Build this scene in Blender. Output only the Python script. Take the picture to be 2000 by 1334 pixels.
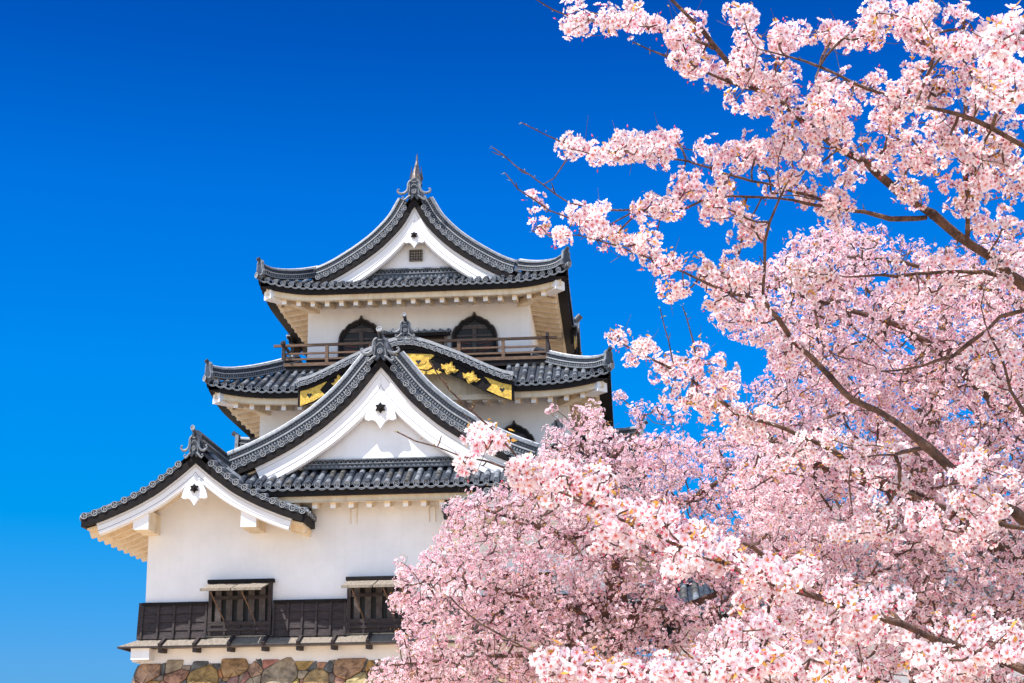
import bpy, math, random
import numpy as np
from math import sin, cos, pi, radians, hypot, sqrt, atan2
random.seed(7); RNG = np.random.default_rng(11)
for o in list(bpy.data.objects): bpy.data.objects.remove(o)
SC = bpy.context.scene; C = SC.collection

# ------------------------------------------------------------------ camera
FPX = 3200.0; CAMZ = 1.6
def _m(a, ax):
    c, s = cos(a), sin(a)
    return np.array({'x': [[1,0,0],[0,c,-s],[0,s,c]], 'y': [[c,0,s],[0,1,0],[-s,0,c]], 'z': [[c,-s,0],[s,c,0],[0,0,1]]}[ax], float)
CM = _m(radians(3.907), 'z') @ _m(radians(15.317), 'x') @ _m(radians(.772), 'y')   # columns: right, forward, up
cam = bpy.data.objects.new('camera', bpy.data.cameras.new('camera')); C.objects.link(cam); SC.camera = cam
from mathutils import Matrix, Vector
mw = Matrix.Identity(4)
for i in range(3):
    mw[i][0] = CM[i,0]; mw[i][1] = CM[i,2]; mw[i][2] = -CM[i,1]
mw[2][3] = CAMZ
cam.matrix_world = mw
cam.data.sensor_width = 36; cam.data.lens = FPX/2000*36; cam.data.clip_end = 3000; cam.data.clip_start = .1

# ------------------------------------------------------------------ sky, sun, exposure
SUN = Vector((-.46, -.41, 1.0)).normalized()
elev = math.asin(SUN.z); az = atan2(SUN.x, SUN.y)
w = bpy.data.worlds.new('World'); SC.world = w; w.use_nodes = True
nt = w.node_tree; N = nt.nodes; N.clear()
out = N.new('ShaderNodeOutputWorld'); bg = N.new('ShaderNodeBackground'); sky = N.new('ShaderNodeTexSky')
sky.sky_type = 'NISHITA'; sky.sun_disc = False; sky.sun_elevation = elev; sky.sun_rotation = az
sky.altitude = 300; sky.air_density = 1.0; sky.dust_density = .3; sky.ozone_density = 2.2
# deep polarised blue away from the sun, paler towards it
tc = N.new('ShaderNodeTexCoord'); sx = N.new('ShaderNodeSeparateXYZ'); nt.links.new(tc.outputs['Generated'], sx.inputs[0])
mr = N.new('ShaderNodeMapRange'); mr.inputs[1].default_value = .1; mr.inputs[2].default_value = .8; nt.links.new(sx.outputs['Y'], mr.inputs[0])
zr = N.new('ShaderNodeValToRGB'); nt.links.new(sx.outputs['Z'], zr.inputs[0])
ce = zr.color_ramp; ce.elements[0].position = .0; ce.elements[0].color = (.10,.24,.46,1); ce.elements[1].position = .56; ce.elements[1].color = (.0,.11,.38,1)
for p_, c_ in ((.075,(.09,.275,.52,1)),(.16,(.0,.325,.61,1)),(.25,(.0,.35,.73,1)),(.35,(.0,.30,.75,1)),(.43,(.0,.20,.60,1))):
    e = ce.elements.new(p_); e.color = c_
mx = N.new('ShaderNodeMix'); mx.data_type = 'RGBA'; nt.links.new(mr.outputs[0], mx.inputs[0]); mx.inputs[6].default_value = (1,1,1,1); nt.links.new(zr.outputs[0], mx.inputs[7])
ml = N.new('ShaderNodeMix'); ml.data_type = 'RGBA'; ml.blend_type = 'MULTIPLY'; ml.inputs[0].default_value = 1
nt.links.new(sky.outputs[0], ml.inputs[6]); nt.links.new(mx.outputs[2], ml.inputs[7])
nt.links.new(ml.outputs[2], bg.inputs[0]); bg.inputs[1].default_value = .15; nt.links.new(bg.outputs[0], out.inputs[0])
sun = bpy.data.objects.new('sun', bpy.data.lights.new('sun', 'SUN')); C.objects.link(sun)
sun.data.energy = 4.8; sun.data.angle = radians(.55); sun.data.color = (1, .965, .91)
sun.rotation_euler = (-SUN).to_track_quat('-Z', 'Y').to_euler()
SC.view_settings.view_transform = 'Standard'; SC.view_settings.look = 'None'; SC.view_settings.exposure = .74; SC.view_settings.gamma = 1
SC.render.engine = 'CYCLES'
SC.cycles.max_bounces = 8; SC.cycles.diffuse_bounces = 5; SC.cycles.transparent_max_bounces = 8

# ------------------------------------------------------------------ materials
MAT = {}
def mat(name, col, rough=.7, metal=0, var=0, scale=4, bump=0, bscale=20, col2=None, spec=.4, trans=0, stretch=None, attr=None, det=6):
    m = bpy.data.materials.new(name); m.use_nodes = True; t = m.node_tree; n = t.nodes; L = t.links
    b = n['Principled BSDF']; b.inputs['Roughness'].default_value = rough; b.inputs['Metallic'].default_value = metal
    b.inputs['Specular IOR Level'].default_value = spec
    b.inputs['Base Color'].default_value = (*col, 1)
    g = n.new('ShaderNodeTexCoord'); mp = n.new('ShaderNodeMapping'); L.new(g.outputs['Object'], mp.inputs[0])
    if stretch: mp.inputs['Scale'].default_value = stretch
    if var or col2:
        no = n.new('ShaderNodeTexNoise'); no.inputs['Scale'].default_value = scale; no.inputs['Detail'].default_value = det; no.inputs['Roughness'].default_value = .65
        L.new(mp.outputs[0], no.inputs[0])
        r = n.new('ShaderNodeValToRGB'); L.new(no.outputs[0], r.inputs[0])
        c2 = col2 if col2 else tuple(c*(1-var) for c in col)
        r.color_ramp.elements[0].position = .36; r.color_ramp.elements[0].color = (*c2, 1)
        r.color_ramp.elements[1].position = .62; r.color_ramp.elements[1].color = (*col, 1)
        L.new(r.outputs[0], b.inputs['Base Color'])
    if attr:
        a = n.new('ShaderNodeAttribute'); a.attribute_name = attr
        if var or col2:
            x = n.new('ShaderNodeMix'); x.data_type = 'RGBA'; x.blend_type = 'MULTIPLY'; x.inputs[0].default_value = 1
            L.new(r.outputs[0], x.inputs[6]); L.new(a.outputs['Color'], x.inputs[7]); L.new(x.outputs[2], b.inputs['Base Color'])
        else: L.new(a.outputs['Color'], b.inputs['Base Color'])
    if bump:
        nb = n.new('ShaderNodeTexNoise'); nb.inputs['Scale'].default_value = bscale; nb.inputs['Detail'].default_value = 5; L.new(mp.outputs[0], nb.inputs[0])
        bp = n.new('ShaderNodeBump'); bp.inputs['Strength'].default_value = bump; bp.inputs['Distance'].default_value = .03; L.new(nb.outputs[0], bp.inputs['Height']); L.new(bp.outputs[0], b.inputs['Normal'])
    if trans:
        tr = n.new('ShaderNodeBsdfTranslucent'); ms = n.new('ShaderNodeMixShader'); ms.inputs[0].default_value = trans
        src = b.inputs['Base Color'].links[0].from_socket if b.inputs['Base Color'].links else None
        if src: L.new(src, tr.inputs[0])
        else: tr.inputs[0].default_value = (*col, 1)
        L.new(b.outputs[0], ms.inputs[1]); L.new(tr.outputs[0], ms.inputs[2]); L.new(ms.outputs[0], n['Material Output'].inputs[0])
    MAT[name] = m; return m
mat('groove', (.20,.20,.23), .9)
mat('plaster', (.80,.80,.83), .85, var=.07, scale=1.1, bump=.12, bscale=9, spec=.15)
mat('cream', (.80,.69,.54), .85, col2=(.69,.56,.40), scale=2.5, bump=.15, bscale=12, spec=.15)  # eave plaster; warm ground-bounce glow is put into the cream colour
mat('tile', (.052,.062,.082), .42, col2=(.018,.023,.034), scale=7, bump=.25, bscale=40, spec=.45)
mat('tilepale', (.21,.225,.25), .5, col2=(.10,.11,.13), scale=9, bump=.2, bscale=40, spec=.5)
mat('rim', (.36,.37,.39), .6, col2=(.22,.23,.25), scale=12, bump=.2, bscale=50)
mat('black', (.009,.008,.010), .6, col2=(.017,.013,.012), scale=5, bump=.2, bscale=25, spec=.12)
mat('barwood', (.10,.085,.083), .8, col2=(.05,.043,.045), scale=6, bump=.3, bscale=24, spec=.2)
mat('paleridge', (.62,.62,.63), .6, col2=(.42,.42,.44), scale=9, bump=.2, bscale=40)
mat('darkwood', (.060,.046,.046), .75, col2=(.024,.020,.024), scale=5, stretch=(1,1,7), bump=.35, bscale=24, spec=.25)
mat('brownwood', (.20,.125,.085), .75, col2=(.09,.058,.042), scale=6, stretch=(1,4,8), bump=.3, bscale=30, spec=.2)
mat('tiledark', (.014,.017,.024), .5, spec=.35)
mat('tilewarm', (.105,.098,.092), .55, col2=(.04,.04,.042), scale=12, bump=.3, bscale=40)
mat('greywood', (.30,.255,.21), .8, col2=(.15,.125,.10), scale=6, stretch=(6,1,1), bump=.3, bscale=30, spec=.2)
mat('interior', (.010,.012,.016), .6)
mat('redwood', (.16,.035,.018), .6, var=.4, scale=5)
mat('gold', (.88,.54,.08), .42, metal=.3, var=.45, scale=7, bump=.7, bscale=22, spec=.6)
mat('copper', (.34,.30,.24), .45, metal=.3, col2=(.16,.12,.13), scale=14, bump=.3, bscale=50)
mat('bark', (.19,.11,.08), .8, col2=(.055,.032,.03), scale=22, stretch=(1,1,1), bump=1.0, bscale=60, spec=.25)
mat('bark2', (.15,.085,.065), .85, col2=(.05,.034,.032), scale=9, bump=.5, bscale=40, spec=.2)
mat('ground', (.60,.45,.30), .95, var=.25, scale=.4, bump=.3, bscale=6, spec=.1)
mat('stone', (1,1,1), .9, col2=(.36,.34,.36), scale=3.8, bump=1.0, bscale=9, attr='tint', spec=.25, det=10)
mat('mortar', (.20,.15,.10), .95, var=.4, scale=6)
mat('petal', (.9,.7,.75), .6, attr='tint', trans=.45, spec=.2)

# ------------------------------------------------------------------ mesh builder
def weather(m, amt=.10):
    t = m.node_tree; n = t.nodes; L = t.links; b = n['Principled BSDF']; g_ = n.new('ShaderNodeTexCoord')
    mp = n.new('ShaderNodeMapping'); mp.inputs['Scale'].default_value = (2.6,2.6,.22); L.new(g_.outputs['Object'], mp.inputs[0])
    no = n.new('ShaderNodeTexNoise'); no.inputs['Scale'].default_value = 2.2; no.inputs['Detail'].default_value = 8; no.inputs['Roughness'].default_value = .7; L.new(mp.outputs[0], no.inputs[0])
    r = n.new('ShaderNodeValToRGB'); L.new(no.outputs[0], r.inputs[0]); r.color_ramp.elements[0].position = .30; r.color_ramp.elements[0].color = (1-amt*1.6,1-amt*1.9,1-amt*2.3,1); r.color_ramp.elements[1].position = .52; r.color_ramp.elements[1].color = (1,1,1,1)
    vo = n.new('ShaderNodeTexVoronoi'); vo.feature = 'DISTANCE_TO_EDGE'; vo.inputs['Scale'].default_value = .55; n2 = n.new('ShaderNodeTexNoise'); n2.inputs['Scale'].default_value = 3; L.new(g_.outputs['Object'], n2.inputs[0])
    ad = n.new('ShaderNodeMix'); ad.data_type = 'VECTOR'; ad.inputs[0].default_value = .12; L.new(g_.outputs['Object'], ad.inputs[4]); L.new(n2.outputs['Color'], ad.inputs[5]); L.new(ad.outputs[1], vo.inputs[0])
    r2 = n.new('ShaderNodeValToRGB'); L.new(vo.outputs[0], r2.inputs[0]); r2.color_ramp.elements[0].position = 0; r2.color_ramp.elements[0].color = (.965,.955,.94,1); r2.color_ramp.elements[1].position = .004; r2.color_ramp.elements[1].color = (1,1,1,1)
    src = b.inputs['Base Color'].links[0].from_socket
    for rr in (r, r2):
        x = n.new('ShaderNodeMix'); x.data_type = 'RGBA'; x.blend_type = 'MULTIPLY'; x.inputs[0].default_value = 1; L.new(src, x.inputs[6]); L.new(rr.outputs[0], x.inputs[7]); src = x.outputs[2]
    L.new(src, b.inputs['Base Color'])
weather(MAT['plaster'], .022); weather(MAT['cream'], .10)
class MB:
    def __init__(s): s.v = []; s.f = []; s.m = []; s.names = []; s.tint = None
    def mi(s, name):
        if name not in s.names: s.names.append(name)
        return s.names.index(name)
    def add(s, vs, fs, m):
        k = len(s.v); i = s.mi(m); s.v.extend([tuple(v) for v in vs]); s.f.extend([tuple(k+a for a in f) for f in fs]); s.m.extend([i]*len(fs))
    def box(s, a, b, m):
        (x0,y0,z0),(x1,y1,z1) = a, b
        s.add([(x0,y0,z0),(x1,y0,z0),(x1,y1,z0),(x0,y1,z0),(x0,y0,z1),(x1,y0,z1),(x1,y1,z1),(x0,y1,z1)],
              [(0,3,2,1),(4,5,6,7),(0,1,5,4),(1,2,6,5),(2,3,7,6),(3,0,4,7)], m)
    def beam(s, p, q, wd, ht, m, up=(0,0,1)):
        p, q = Vector(p), Vector(q); d = (q-p).normalized(); u = Vector(up); sd = d.cross(u).normalized()*wd/2; u2 = sd.cross(d).normalized()*ht/2
        vs = [c+a+b for c in (p,q) for a,b in ((-sd,-u2),(sd,-u2),(sd,u2),(-sd,u2))]
        s.add(vs, [(0,3,2,1),(4,5,6,7),(0,1,5,4),(1,2,6,5),(2,3,7,6),(3,0,4,7)], m)
    def tube(s, pts, rad, m, n=6, cap=True):
        P = [Vector(p) for p in pts]; R = rad if hasattr(rad, '__len__') else [rad]*len(P)
        vs = []; a = None
        for i, p in enumerate(P):
            d = (P[min(i+1,len(P)-1)]-P[max(i-1,0)]).normalized()
            if a is None: a = d.orthogonal().normalized()
            a = (a - d*a.dot(d)).normalized(); b = d.cross(a)
            for k in range(n):
                t = 2*pi*k/n; vs.append(p+(a*cos(t)+b*sin(t))*R[i])
        fs = [(i*n+k, i*n+(k+1)%n, (i+1)*n+(k+1)%n, (i+1)*n+k) for i in range(len(P)-1) for k in range(n)]
        if cap: fs += [tuple(range(n))[::-1], tuple((len(P)-1)*n+k for k in range(n))]
        s.add(vs, fs, m)
    def sweep(s, pts, prof, sides, ups, m, closed=True, cap=True, mats=None):
        """prof: list of (a,b); at path point i offset a*sides[i]+b*ups[i]"""
        n = len(prof); vs = []
        for i, p in enumerate(pts):
            p = Vector(p); a = Vector(sides[i] if isinstance(sides, list) else sides); b = Vector(ups[i] if isinstance(ups, list) else ups)
            vs += [p+a*u+b*v for u, v in prof]
        kk = n if closed else n-1
        k0 = len(s.v); s.v.extend([tuple(v) for v in vs])
        for i in range(len(pts)-1):
            for k in range(kk):
                s.f.append((k0+i*n+k, k0+i*n+(k+1)%n, k0+(i+1)*n+(k+1)%n, k0+(i+1)*n+k)); s.m.append(s.mi(mats[k] if mats else m))
        if cap and closed:
            s.f.append(tuple(k0+k for k in range(n))[::-1]); s.f.append(tuple(k0+(len(pts)-1)*n+k for k in range(n)))
            s.m += [s.mi(m)]*2
    def extr(s, poly, y0, y1, m, ax='y'):
        """polygon in xz (ax y) or yz (ax x) extruded"""
        n = len(poly)
        if ax == 'y': vs = [(x,y0,z) for x,z in poly]+[(x,y1,z) for x,z in poly]
        else: vs = [(y0,x,z) for x,z in poly]+[(y1,x,z) for x,z in poly]
        s.add(vs, [tuple(range(n)), tuple(range(n,2*n))[::-1]]+[(i,i+n,(i+1)%n+n,(i+1)%n) for i in range(n)], m)
    def disc(s, c, nrm, r, m='tile', mr_='rim', n=14, depth=.05, boss=True):
        """round tile end: rim ring, sunk face and a small boss"""
        c = Vector(c); d = Vector(nrm).normalized(); a = d.orthogonal().normalized(); b = d.cross(a)
        rings = [(r,-depth),(r,0),(r*.96,.012),(r*.80,.012),(r*.74,-.008)]
        vs = [c+(a*cos(2*pi*k/n)+b*sin(2*pi*k/n))*q+d*h for q,h in rings for k in range(n)]
        k0 = len(s.v); s.v.extend([tuple(v) for v in vs])
        for i in range(4):
            for k in range(n):
                s.f.append((k0+i*n+k, k0+i*n+(k+1)%n, k0+(i+1)*n+(k+1)%n, k0+(i+1)*n+k)); s.m.append(s.mi(mr_ if i in (1,2,3) else m))
        s.f.append(tuple(k0+4*n+k for k in range(n))); s.m.append(s.mi(m))
        if boss:
            for j in range(3):
                t = 2*pi*j/3+.4; cc = c+(a*cos(t)+b*sin(t))*r*.33
                s.add([cc+(a*cos(2*pi*k/6)+b*sin(2*pi*k/6))*r*.2+d*.002 for k in range(6)], [tuple(range(6))], mr_)
    def build(s, name, parent=None, smooth=False, tint=None):
        me = bpy.data.meshes.new(name); me.from_pydata([tuple(v) for v in s.v], [], s.f)
        for nme in s.names: me.materials.append(MAT[nme])
        me.polygons.foreach_set('material_index', s.m)
        if smooth: me.polygons.foreach_set('use_smooth', [True]*len(me.polygons))
        me.update()
        o = bpy.data.objects.new(name, me); C.objects.link(o)
        if parent: o.parent = parent
        return o
def tag(o, label=None, cat=None, group=None, kind=None):
    if label: o['label'] = label
    if cat: o['category'] = cat
    if group: o['group'] = group
    if kind: o['kind'] = kind
    return o
def empty(name, loc=(0,0,0)):
    o = bpy.data.objects.new(name, None); o.location = loc; C.objects.link(o); return o
def smoothby(o, ang=35):
    me = o.data; me.polygons.foreach_set('use_smooth', [True]*len(me.polygons))
    try: me.set_sharp_from_angle(angle=radians(ang))
    except Exception: pass
    return o
def interp(x, tab):
    x = abs(x)
    return float(np.interp(x, [t[0] for t in tab], [t[1] for t in tab]))
def catmull(tab, step=.12):
    """resample a polyline [(h,z)] with a smooth curve"""
    P = [np.array(t, float) for t in tab]; P = [2*P[0]-P[1]]+P+[2*P[-1]-P[-2]]; o = []
    for i in range(1, len(P)-2):
        L_ = np.linalg.norm(P[i+1]-P[i]); n = max(1, int(L_/step))
        for k in range(n):
            t = k/n; o.append(tuple(.5*((2*P[i])+(-P[i-1]+P[i+1])*t+(2*P[i-1]-5*P[i]+4*P[i+1]-P[i+2])*t*t+(-P[i-1]+3*P[i]-3*P[i+1]+P[i+2])*t**3)))
    o.append(tuple(P[-2])); return o

# ------------------------------------------------------------------ ground
g = MB()
g.add([(-1200,-1200,0),(1200,-1200,0),(1200,1600,0),(-1200,1600,0)], [(0,1,2,3)], 'ground')
tag(g.build('ground'), kind='structure')

# ================================================================== CASTLE KEEP
XC = -6.93
keep = empty('castle_keep', (XC, 56, 0)); KEEPINV = Matrix.Translation((-XC, -56, 0))
tag(keep, 'white plastered Japanese castle keep of three storeys with dark tiled gables on a stone base', 'castle')
# children are modelled in world coordinates: undo the parent's offset
def K(o, parent=None):
    p = parent or keep; o.parent = p
    if p is keep: o.matrix_parent_inverse = KEEPINV
    return o
R0 = .088; SP = .278

def ridge_prof(wd, ht):
    """cross-section of a stacked tile ridge: light bed, dark band, pale line, dark band, round cap"""
    w2 = wd/2
    L_ = [(-w2*1.05,0),(-w2*1.05,ht*.10),(-w2*.86,ht*.12),(-w2*.86,ht*.36),(-w2*1.0,ht*.38),(-w2*1.0,ht*.46),(-w2*.74,ht*.48),(-w2*.74,ht*.72),(-w2*.88,ht*.74),(-w2*.88,ht*.80),(-w2*.55,ht*.84),(-w2*.42,ht*.96),(0,ht*1.03)]
    m_ = ['tilepale','tilepale','tiledark','rim','rim','tilepale','tiledark','tilepale','tilepale','tilepale','tilepale','paleridge']
    return L_+[(-a,b) for a,b in L_[-2::-1]], m_+m_[::-1]+['tile']
def ridge(mb, pts, wd=.3, ht=.38, sides=None):
    """stacked ridge along pts"""
    P = [Vector(p) for p in pts]; S_ = []; U = []
    for i in range(len(P)):
        d = (P[min(i+1,len(P)-1)]-P[max(i-1,0)]).normalized(); sd = d.cross(Vector((0,0,1))).normalized(); S_.append(sd); U.append(sd.cross(d).normalized())
    pr, mm = ridge_prof(wd, ht)
    mb.sweep(P, pr, S_, U, 'tile', mats=mm)
    # row of small crescent tiles in each dark band
    acc = 0
    for i in range(len(P)-1):
        L_ = (P[i+1]-P[i]).length; t = -acc
        while t+.09 <= L_:
            t += .09
            c = P[i]+(P[i+1]-P[i])*(t/L_)
            for sg in (-1,1):
                for hh, ww in ((.24,.90),(.60,.78)):
                    q = c+S_[i]*sg*(wd/2*ww)+U[i]*ht*hh; dd = (P[i+1]-P[i]).normalized()
                    mb.add([q-dd*.03-U[i]*ht*.07+S_[i]*sg*.004, q+dd*.03-U[i]*ht*.07+S_[i]*sg*.004, q+dd*.012+U[i]*ht*.07+S_[i]*sg*.004, q-dd*.012+U[i]*ht*.07+S_[i]*sg*.004], [(0,1,2,3)], 'tilepale' if hh < .3 else 'tile')
        acc = (acc+L_) % .09

def tile_row(mb, pts, side, r=R0):
    """a row of overlapping round cover tiles running up the slope"""
    P = [Vector(p) for p in pts]; side = Vector(side).normalized(); n = 6
    # resample every .3 m
    L_ = [0]
    for i in range(1, len(P)): L_.append(L_[-1]+(P[i]-P[i-1]).length)
    T = L_[-1]
    def at(t):
        for i in range(1, len(P)):
            if t <= L_[i] or i == len(P)-1: return P[i-1]+(P[i]-P[i-1])*((t-L_[i-1])/max(1e-6, L_[i]-L_[i-1]))
    k = max(1, round(T/.3))
    for j in range(k):
        a, b = at(T*j/k), at(T*(j+1)/k); d = (b-a).normalized(); up = side.cross(d).normalized()
        if up.z < 0: up = -up
        r0, r1 = r*1.0, r*.90; jt = random.uniform(-.009,.009)
        vs = [a+(side*cos(pi*q/n)*r0+up*(sin(pi*q/n)*r0+jt)) for q in range(n+1)]+[b+d*.01+(side*cos(pi*q/n)*r1+up*(sin(pi*q/n)*r1+jt)) for q in range(n+1)]
        mb.add(vs, [(q,q+1,q+n+2,q+n+1) for q in range(n)]+[tuple(range(n+1))], random.choice(['tilepale','tilepale','tile','tile','tilewarm']))
def pan_front(mb, a, b, out, drop=.055, th=.05):
    """crescent front of the pan tile between two round ends a and b"""
    a, b, out = Vector(a), Vector(b), Vector(out); n = 6; top = []; bot = []
    for i in range(n+1):
        t = i/n; s_ = 1-(2*t-1)**2
        c = a+(b-a)*t
        top.append(c+Vector((0,0,-.045-drop*s_))+out*.01); bot.append(c+Vector((0,0,-.045-drop*s_-th))+out*.01)
    mb.add(top+bot, [(i,i+n+1,i+n+2,i+1) for i in range(n)], 'tile')
    tb = [v-out*.25+Vector((0,0,.10)) for v in top]
    mb.add(top+tb, [(i,i+1,i+n+2,i+n+1) for i in range(n)], 'tile')
    e1 = [v+Vector((0,0,.014))+out*.004 for v in bot]; e0 = [v+out*.004 for v in bot]
    mb.add(e1+e0, [(i,i+n+1,i+n+2,i+1) for i in range(n)], 'tilepale')
    e1 = [v+out*.004 for v in top]; e0 = [v+Vector((0,0,-.012))+out*.004 for v in top]
    mb.add(e1+e0, [(i,i+n+1,i+n+2,i+1) for i in range(n)], 'rim')

class Eave:
    """hip-skirt roof about a rectangle. side 0 front(-Y) 1 right(+X) 2 back 3 left"""
    def __init__(s, xc, yc, hx, hy, z0, hf, up=.28, lc=2.0):
        s.xc, s.yc, s.hx, s.hy, s.z0, s.hf, s.up, s.lc = xc, yc, hx, hy, z0, hf, up, lc
    def S(s, k): return s.hx if k in (0,2) else s.hy
    def xy(s, k, a, d):
        if k == 0: return s.xc+a, s.yc-s.hy+d
        if k == 2: return s.xc-a, s.yc+s.hy-d
        if k == 1: return s.xc+s.hx-d, s.yc+a
        return s.xc-s.hx+d, s.yc-a
    def lift(s, k, a, d):
        c = max(0, 1-max(0, s.S(k)-abs(a))/s.lc); return s.up*c**2.2*max(0, 1-max(0, s.S(k)-abs(a))*0-d/4)
    def P(s, k, a, d, dz=0):
        x, y = s.xy(k, a, d); return Vector((x, y, s.z0+s.hf(d)+s.lift(k, a, d)+dz))
    def out(s, k): return Vector([(0,-1,0),(1,0,0),(0,1,0),(-1,0,0)][k])
    def along(s, k): return Vector([(1,0,0),(0,1,0),(-1,0,0),(0,-1,0)][k])

def skirt(E, k, a0, a1, run, roof, parent_rafters, rafters=True, raf0=None, rsp=.49, black=(-.09,-.30), fasc=.2, hip=True, wall_d=None, rafn=None):
    """one side of a hip skirt between along-eave positions a0..a1"""
    S = E.S(k); o = E.out(k); al = E.along(k)
    # base surface
    na = max(2, int((a1-a0)/.3)); nd = 5
    grid = []
    for i in range(na+1):
        a = a0+(a1-a0)*i/na
        dm = run
        row = []
        for j in range(nd+1):
            d = run*j/nd; aa = max(-S+d, min(S-d, a)) if hip else a
            row.append(E.P(k, aa, d, -.02))
        grid.append(row)
    vs = [v for r in grid for v in r]; q = nd+1
    roof.add(vs, [(i*q+j,(i+1)*q+j,(i+1)*q+j+1,i*q+j+1) for i in range(na) for j in range(nd)], 'tile')
    n = int(round((a1-a0)/SP)); sp = (a1-a0)/n; prev = None
    for i in range(n+1):
        a = a0+sp*i
        dm = min(run, S-abs(a)-.05) if hip else run
        if dm > .12: tile_row(roof, [E.P(k, a, -.02+(dm+.02)*j/4) for j in range(5)], al)
        c = E.P(k, a, -.03, -.01)
        if abs(a) <= S+.01: roof.disc(c, o, R0*1.05, mr_='tilepale')
        if prev is not None: pan_front(roof, prev, c, o)
        prev = c
    # boards
    nb = max(2, int((a1-a0)/.25)); aa = [a0+(a1-a0)*i/nb for i in range(nb+1)]
    def strip(d0, zt, zb, th, m, mb, inset=0):
        pts = []
        for a in aa:
            a_ = max(-S+inset, min(S-inset, a)) if hip else a
            pts.append(E.P(k, a_, d0) - Vector((0,0,E.hf(d0))))
        mb.sweep(pts, [(0,zb),(0,zt),(-th,zt),(-th,zb)], o, Vector((0,0,1)), m)
    bb = MB(); strip(.03, black[0], black[1], .34 if k in (1,3) else .14, 'black', bb, .03); K(bb.build('eave_board'), parent_rafters)
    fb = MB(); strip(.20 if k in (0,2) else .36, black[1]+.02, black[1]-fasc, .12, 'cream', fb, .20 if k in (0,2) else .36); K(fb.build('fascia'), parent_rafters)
    # soffit sheet
    wd = wall_d or run
    sf = MB(); vs = []
    for a in aa:
        for j in range(4):
            d0_ = .12 if k in (0,2) else .36; d = d0_+(wd-d0_)*j/3; a_ = max(-S+d, min(S-d, a)) if hip else a
            vs.append(E.P(k, a_, d)-Vector((0,0,E.hf(d)-E.lift(k,a_,d)*0))+Vector((0,0,black[1]-fasc+.03+.22*(d-.3))))
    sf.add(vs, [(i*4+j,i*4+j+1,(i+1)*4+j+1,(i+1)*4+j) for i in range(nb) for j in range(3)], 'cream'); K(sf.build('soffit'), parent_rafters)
    if rafters:
        m_ = int((a1-a0-.2)/rsp); off = ((a1-a0)-m_*rsp)/2
        for i in range(m_+1):
            a = a0+off+i*rsp
            if hip and abs(a) > S-.55: continue
            wdm = min(wd, S-abs(a)) if hip else wd
            rb = MB()
            z = lambda d: black[1]-fasc-.075+.22*(d-.3)
            ds_ = .30 if k in (0,2) else .42; p = E.P(k, a, ds_)-Vector((0,0,E.hf(ds_))); p.z += z(ds_)
            q2 = E.P(k, a, wdm+.05); q2.z = E.z0+E.lift(k,a,wdm)+z(wdm)
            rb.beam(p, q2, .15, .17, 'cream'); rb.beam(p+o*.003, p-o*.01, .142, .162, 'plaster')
            K(rb.build('rafter'), parent_rafters)

def hip_ridge(E, sx, sy, d1, roof_parent, wd=.30, ht=.36, d0=.05):
    """corner ridge on the hip with its end tile plate"""
    def P(d):
        a = sx*(E.hx-d); v = E.P(0 if sy < 0 else 2, a if sy < 0 else -a, d); return v
    pts = [P(d0+(d1-d0)*i/8)+Vector((0,0,.04)) for i in range(9)]
    # upswept tip
    mb = MB(); pts2 = [Vector(p) for p in pts]; pts2[0].z += .07; pts2[1].z += .015
    ridge(mb, pts2, wd, ht)
    dirv = Vector((sx, sy, 0)).normalized(); tip = pts2[0]
    # end plate (ogre tile) seen from the side and its horn
    side = Vector((-dirv.y, dirv.x, 0))
    poly = [(-.20,-.05),(.20,-.05),(.23,.10),(.17,.18),(.155,.42),(.08,.50),(-.08,.50),(-.155,.42),(-.17,.18),(-.23,.10)]
    vs = [tip+dirv*e_+side*a+Vector((0,0,b)) for e_ in (.0,.09) for a,b in poly]; n = len(poly)
    mb.add(vs, [tuple(range(n)), tuple(range(n,2*n))[::-1]]+[(i,i+n,(i+1)%n+n,(i+1)%n) for i in range(n)], 'tilepale')
    poly2 = [(a*.7,b*.8+.05) for a,b in poly]; vs = [tip+dirv*.10+side*a+Vector((0,0,b)) for a,b in poly2]; mb.add(vs, [tuple(range(n))], 'tile')
    mb.tube([tip+Vector((0,0,.40))-dirv*.05, tip+Vector((0,0,.46))+dirv*.06, tip+Vector((0,0,.56))+dirv*.17], [.05,.06,.075], 'tile', 10)
    c = P(-.02)+dirv*.10; mb.tube([P(.1)+Vector((0,0,.03)), c+Vector((0,0,.05))], [.08,.095], 'tilepale', 12); mb.disc(c+Vector((0,0,.05)), dirv, .10)
    K(smoothby(mb.build('hip_ridge')), roof_parent)
    # white corner beam under the hip
    cb = MB(); p = P(.24); q2 = P(.75); q3 = P(1.7)
    p.z = E.z0+E.lift(0, E.hx-.24, .24)-.46; q2.z = p.z-.02; q3.z = E.z0-.42
    cb.beam(p, q2, .42, .32, 'plaster'); cb.beam(q2, q3, .26, .24, 'cream'); K(cb.build('corner_beam'), roof_parent)

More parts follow.
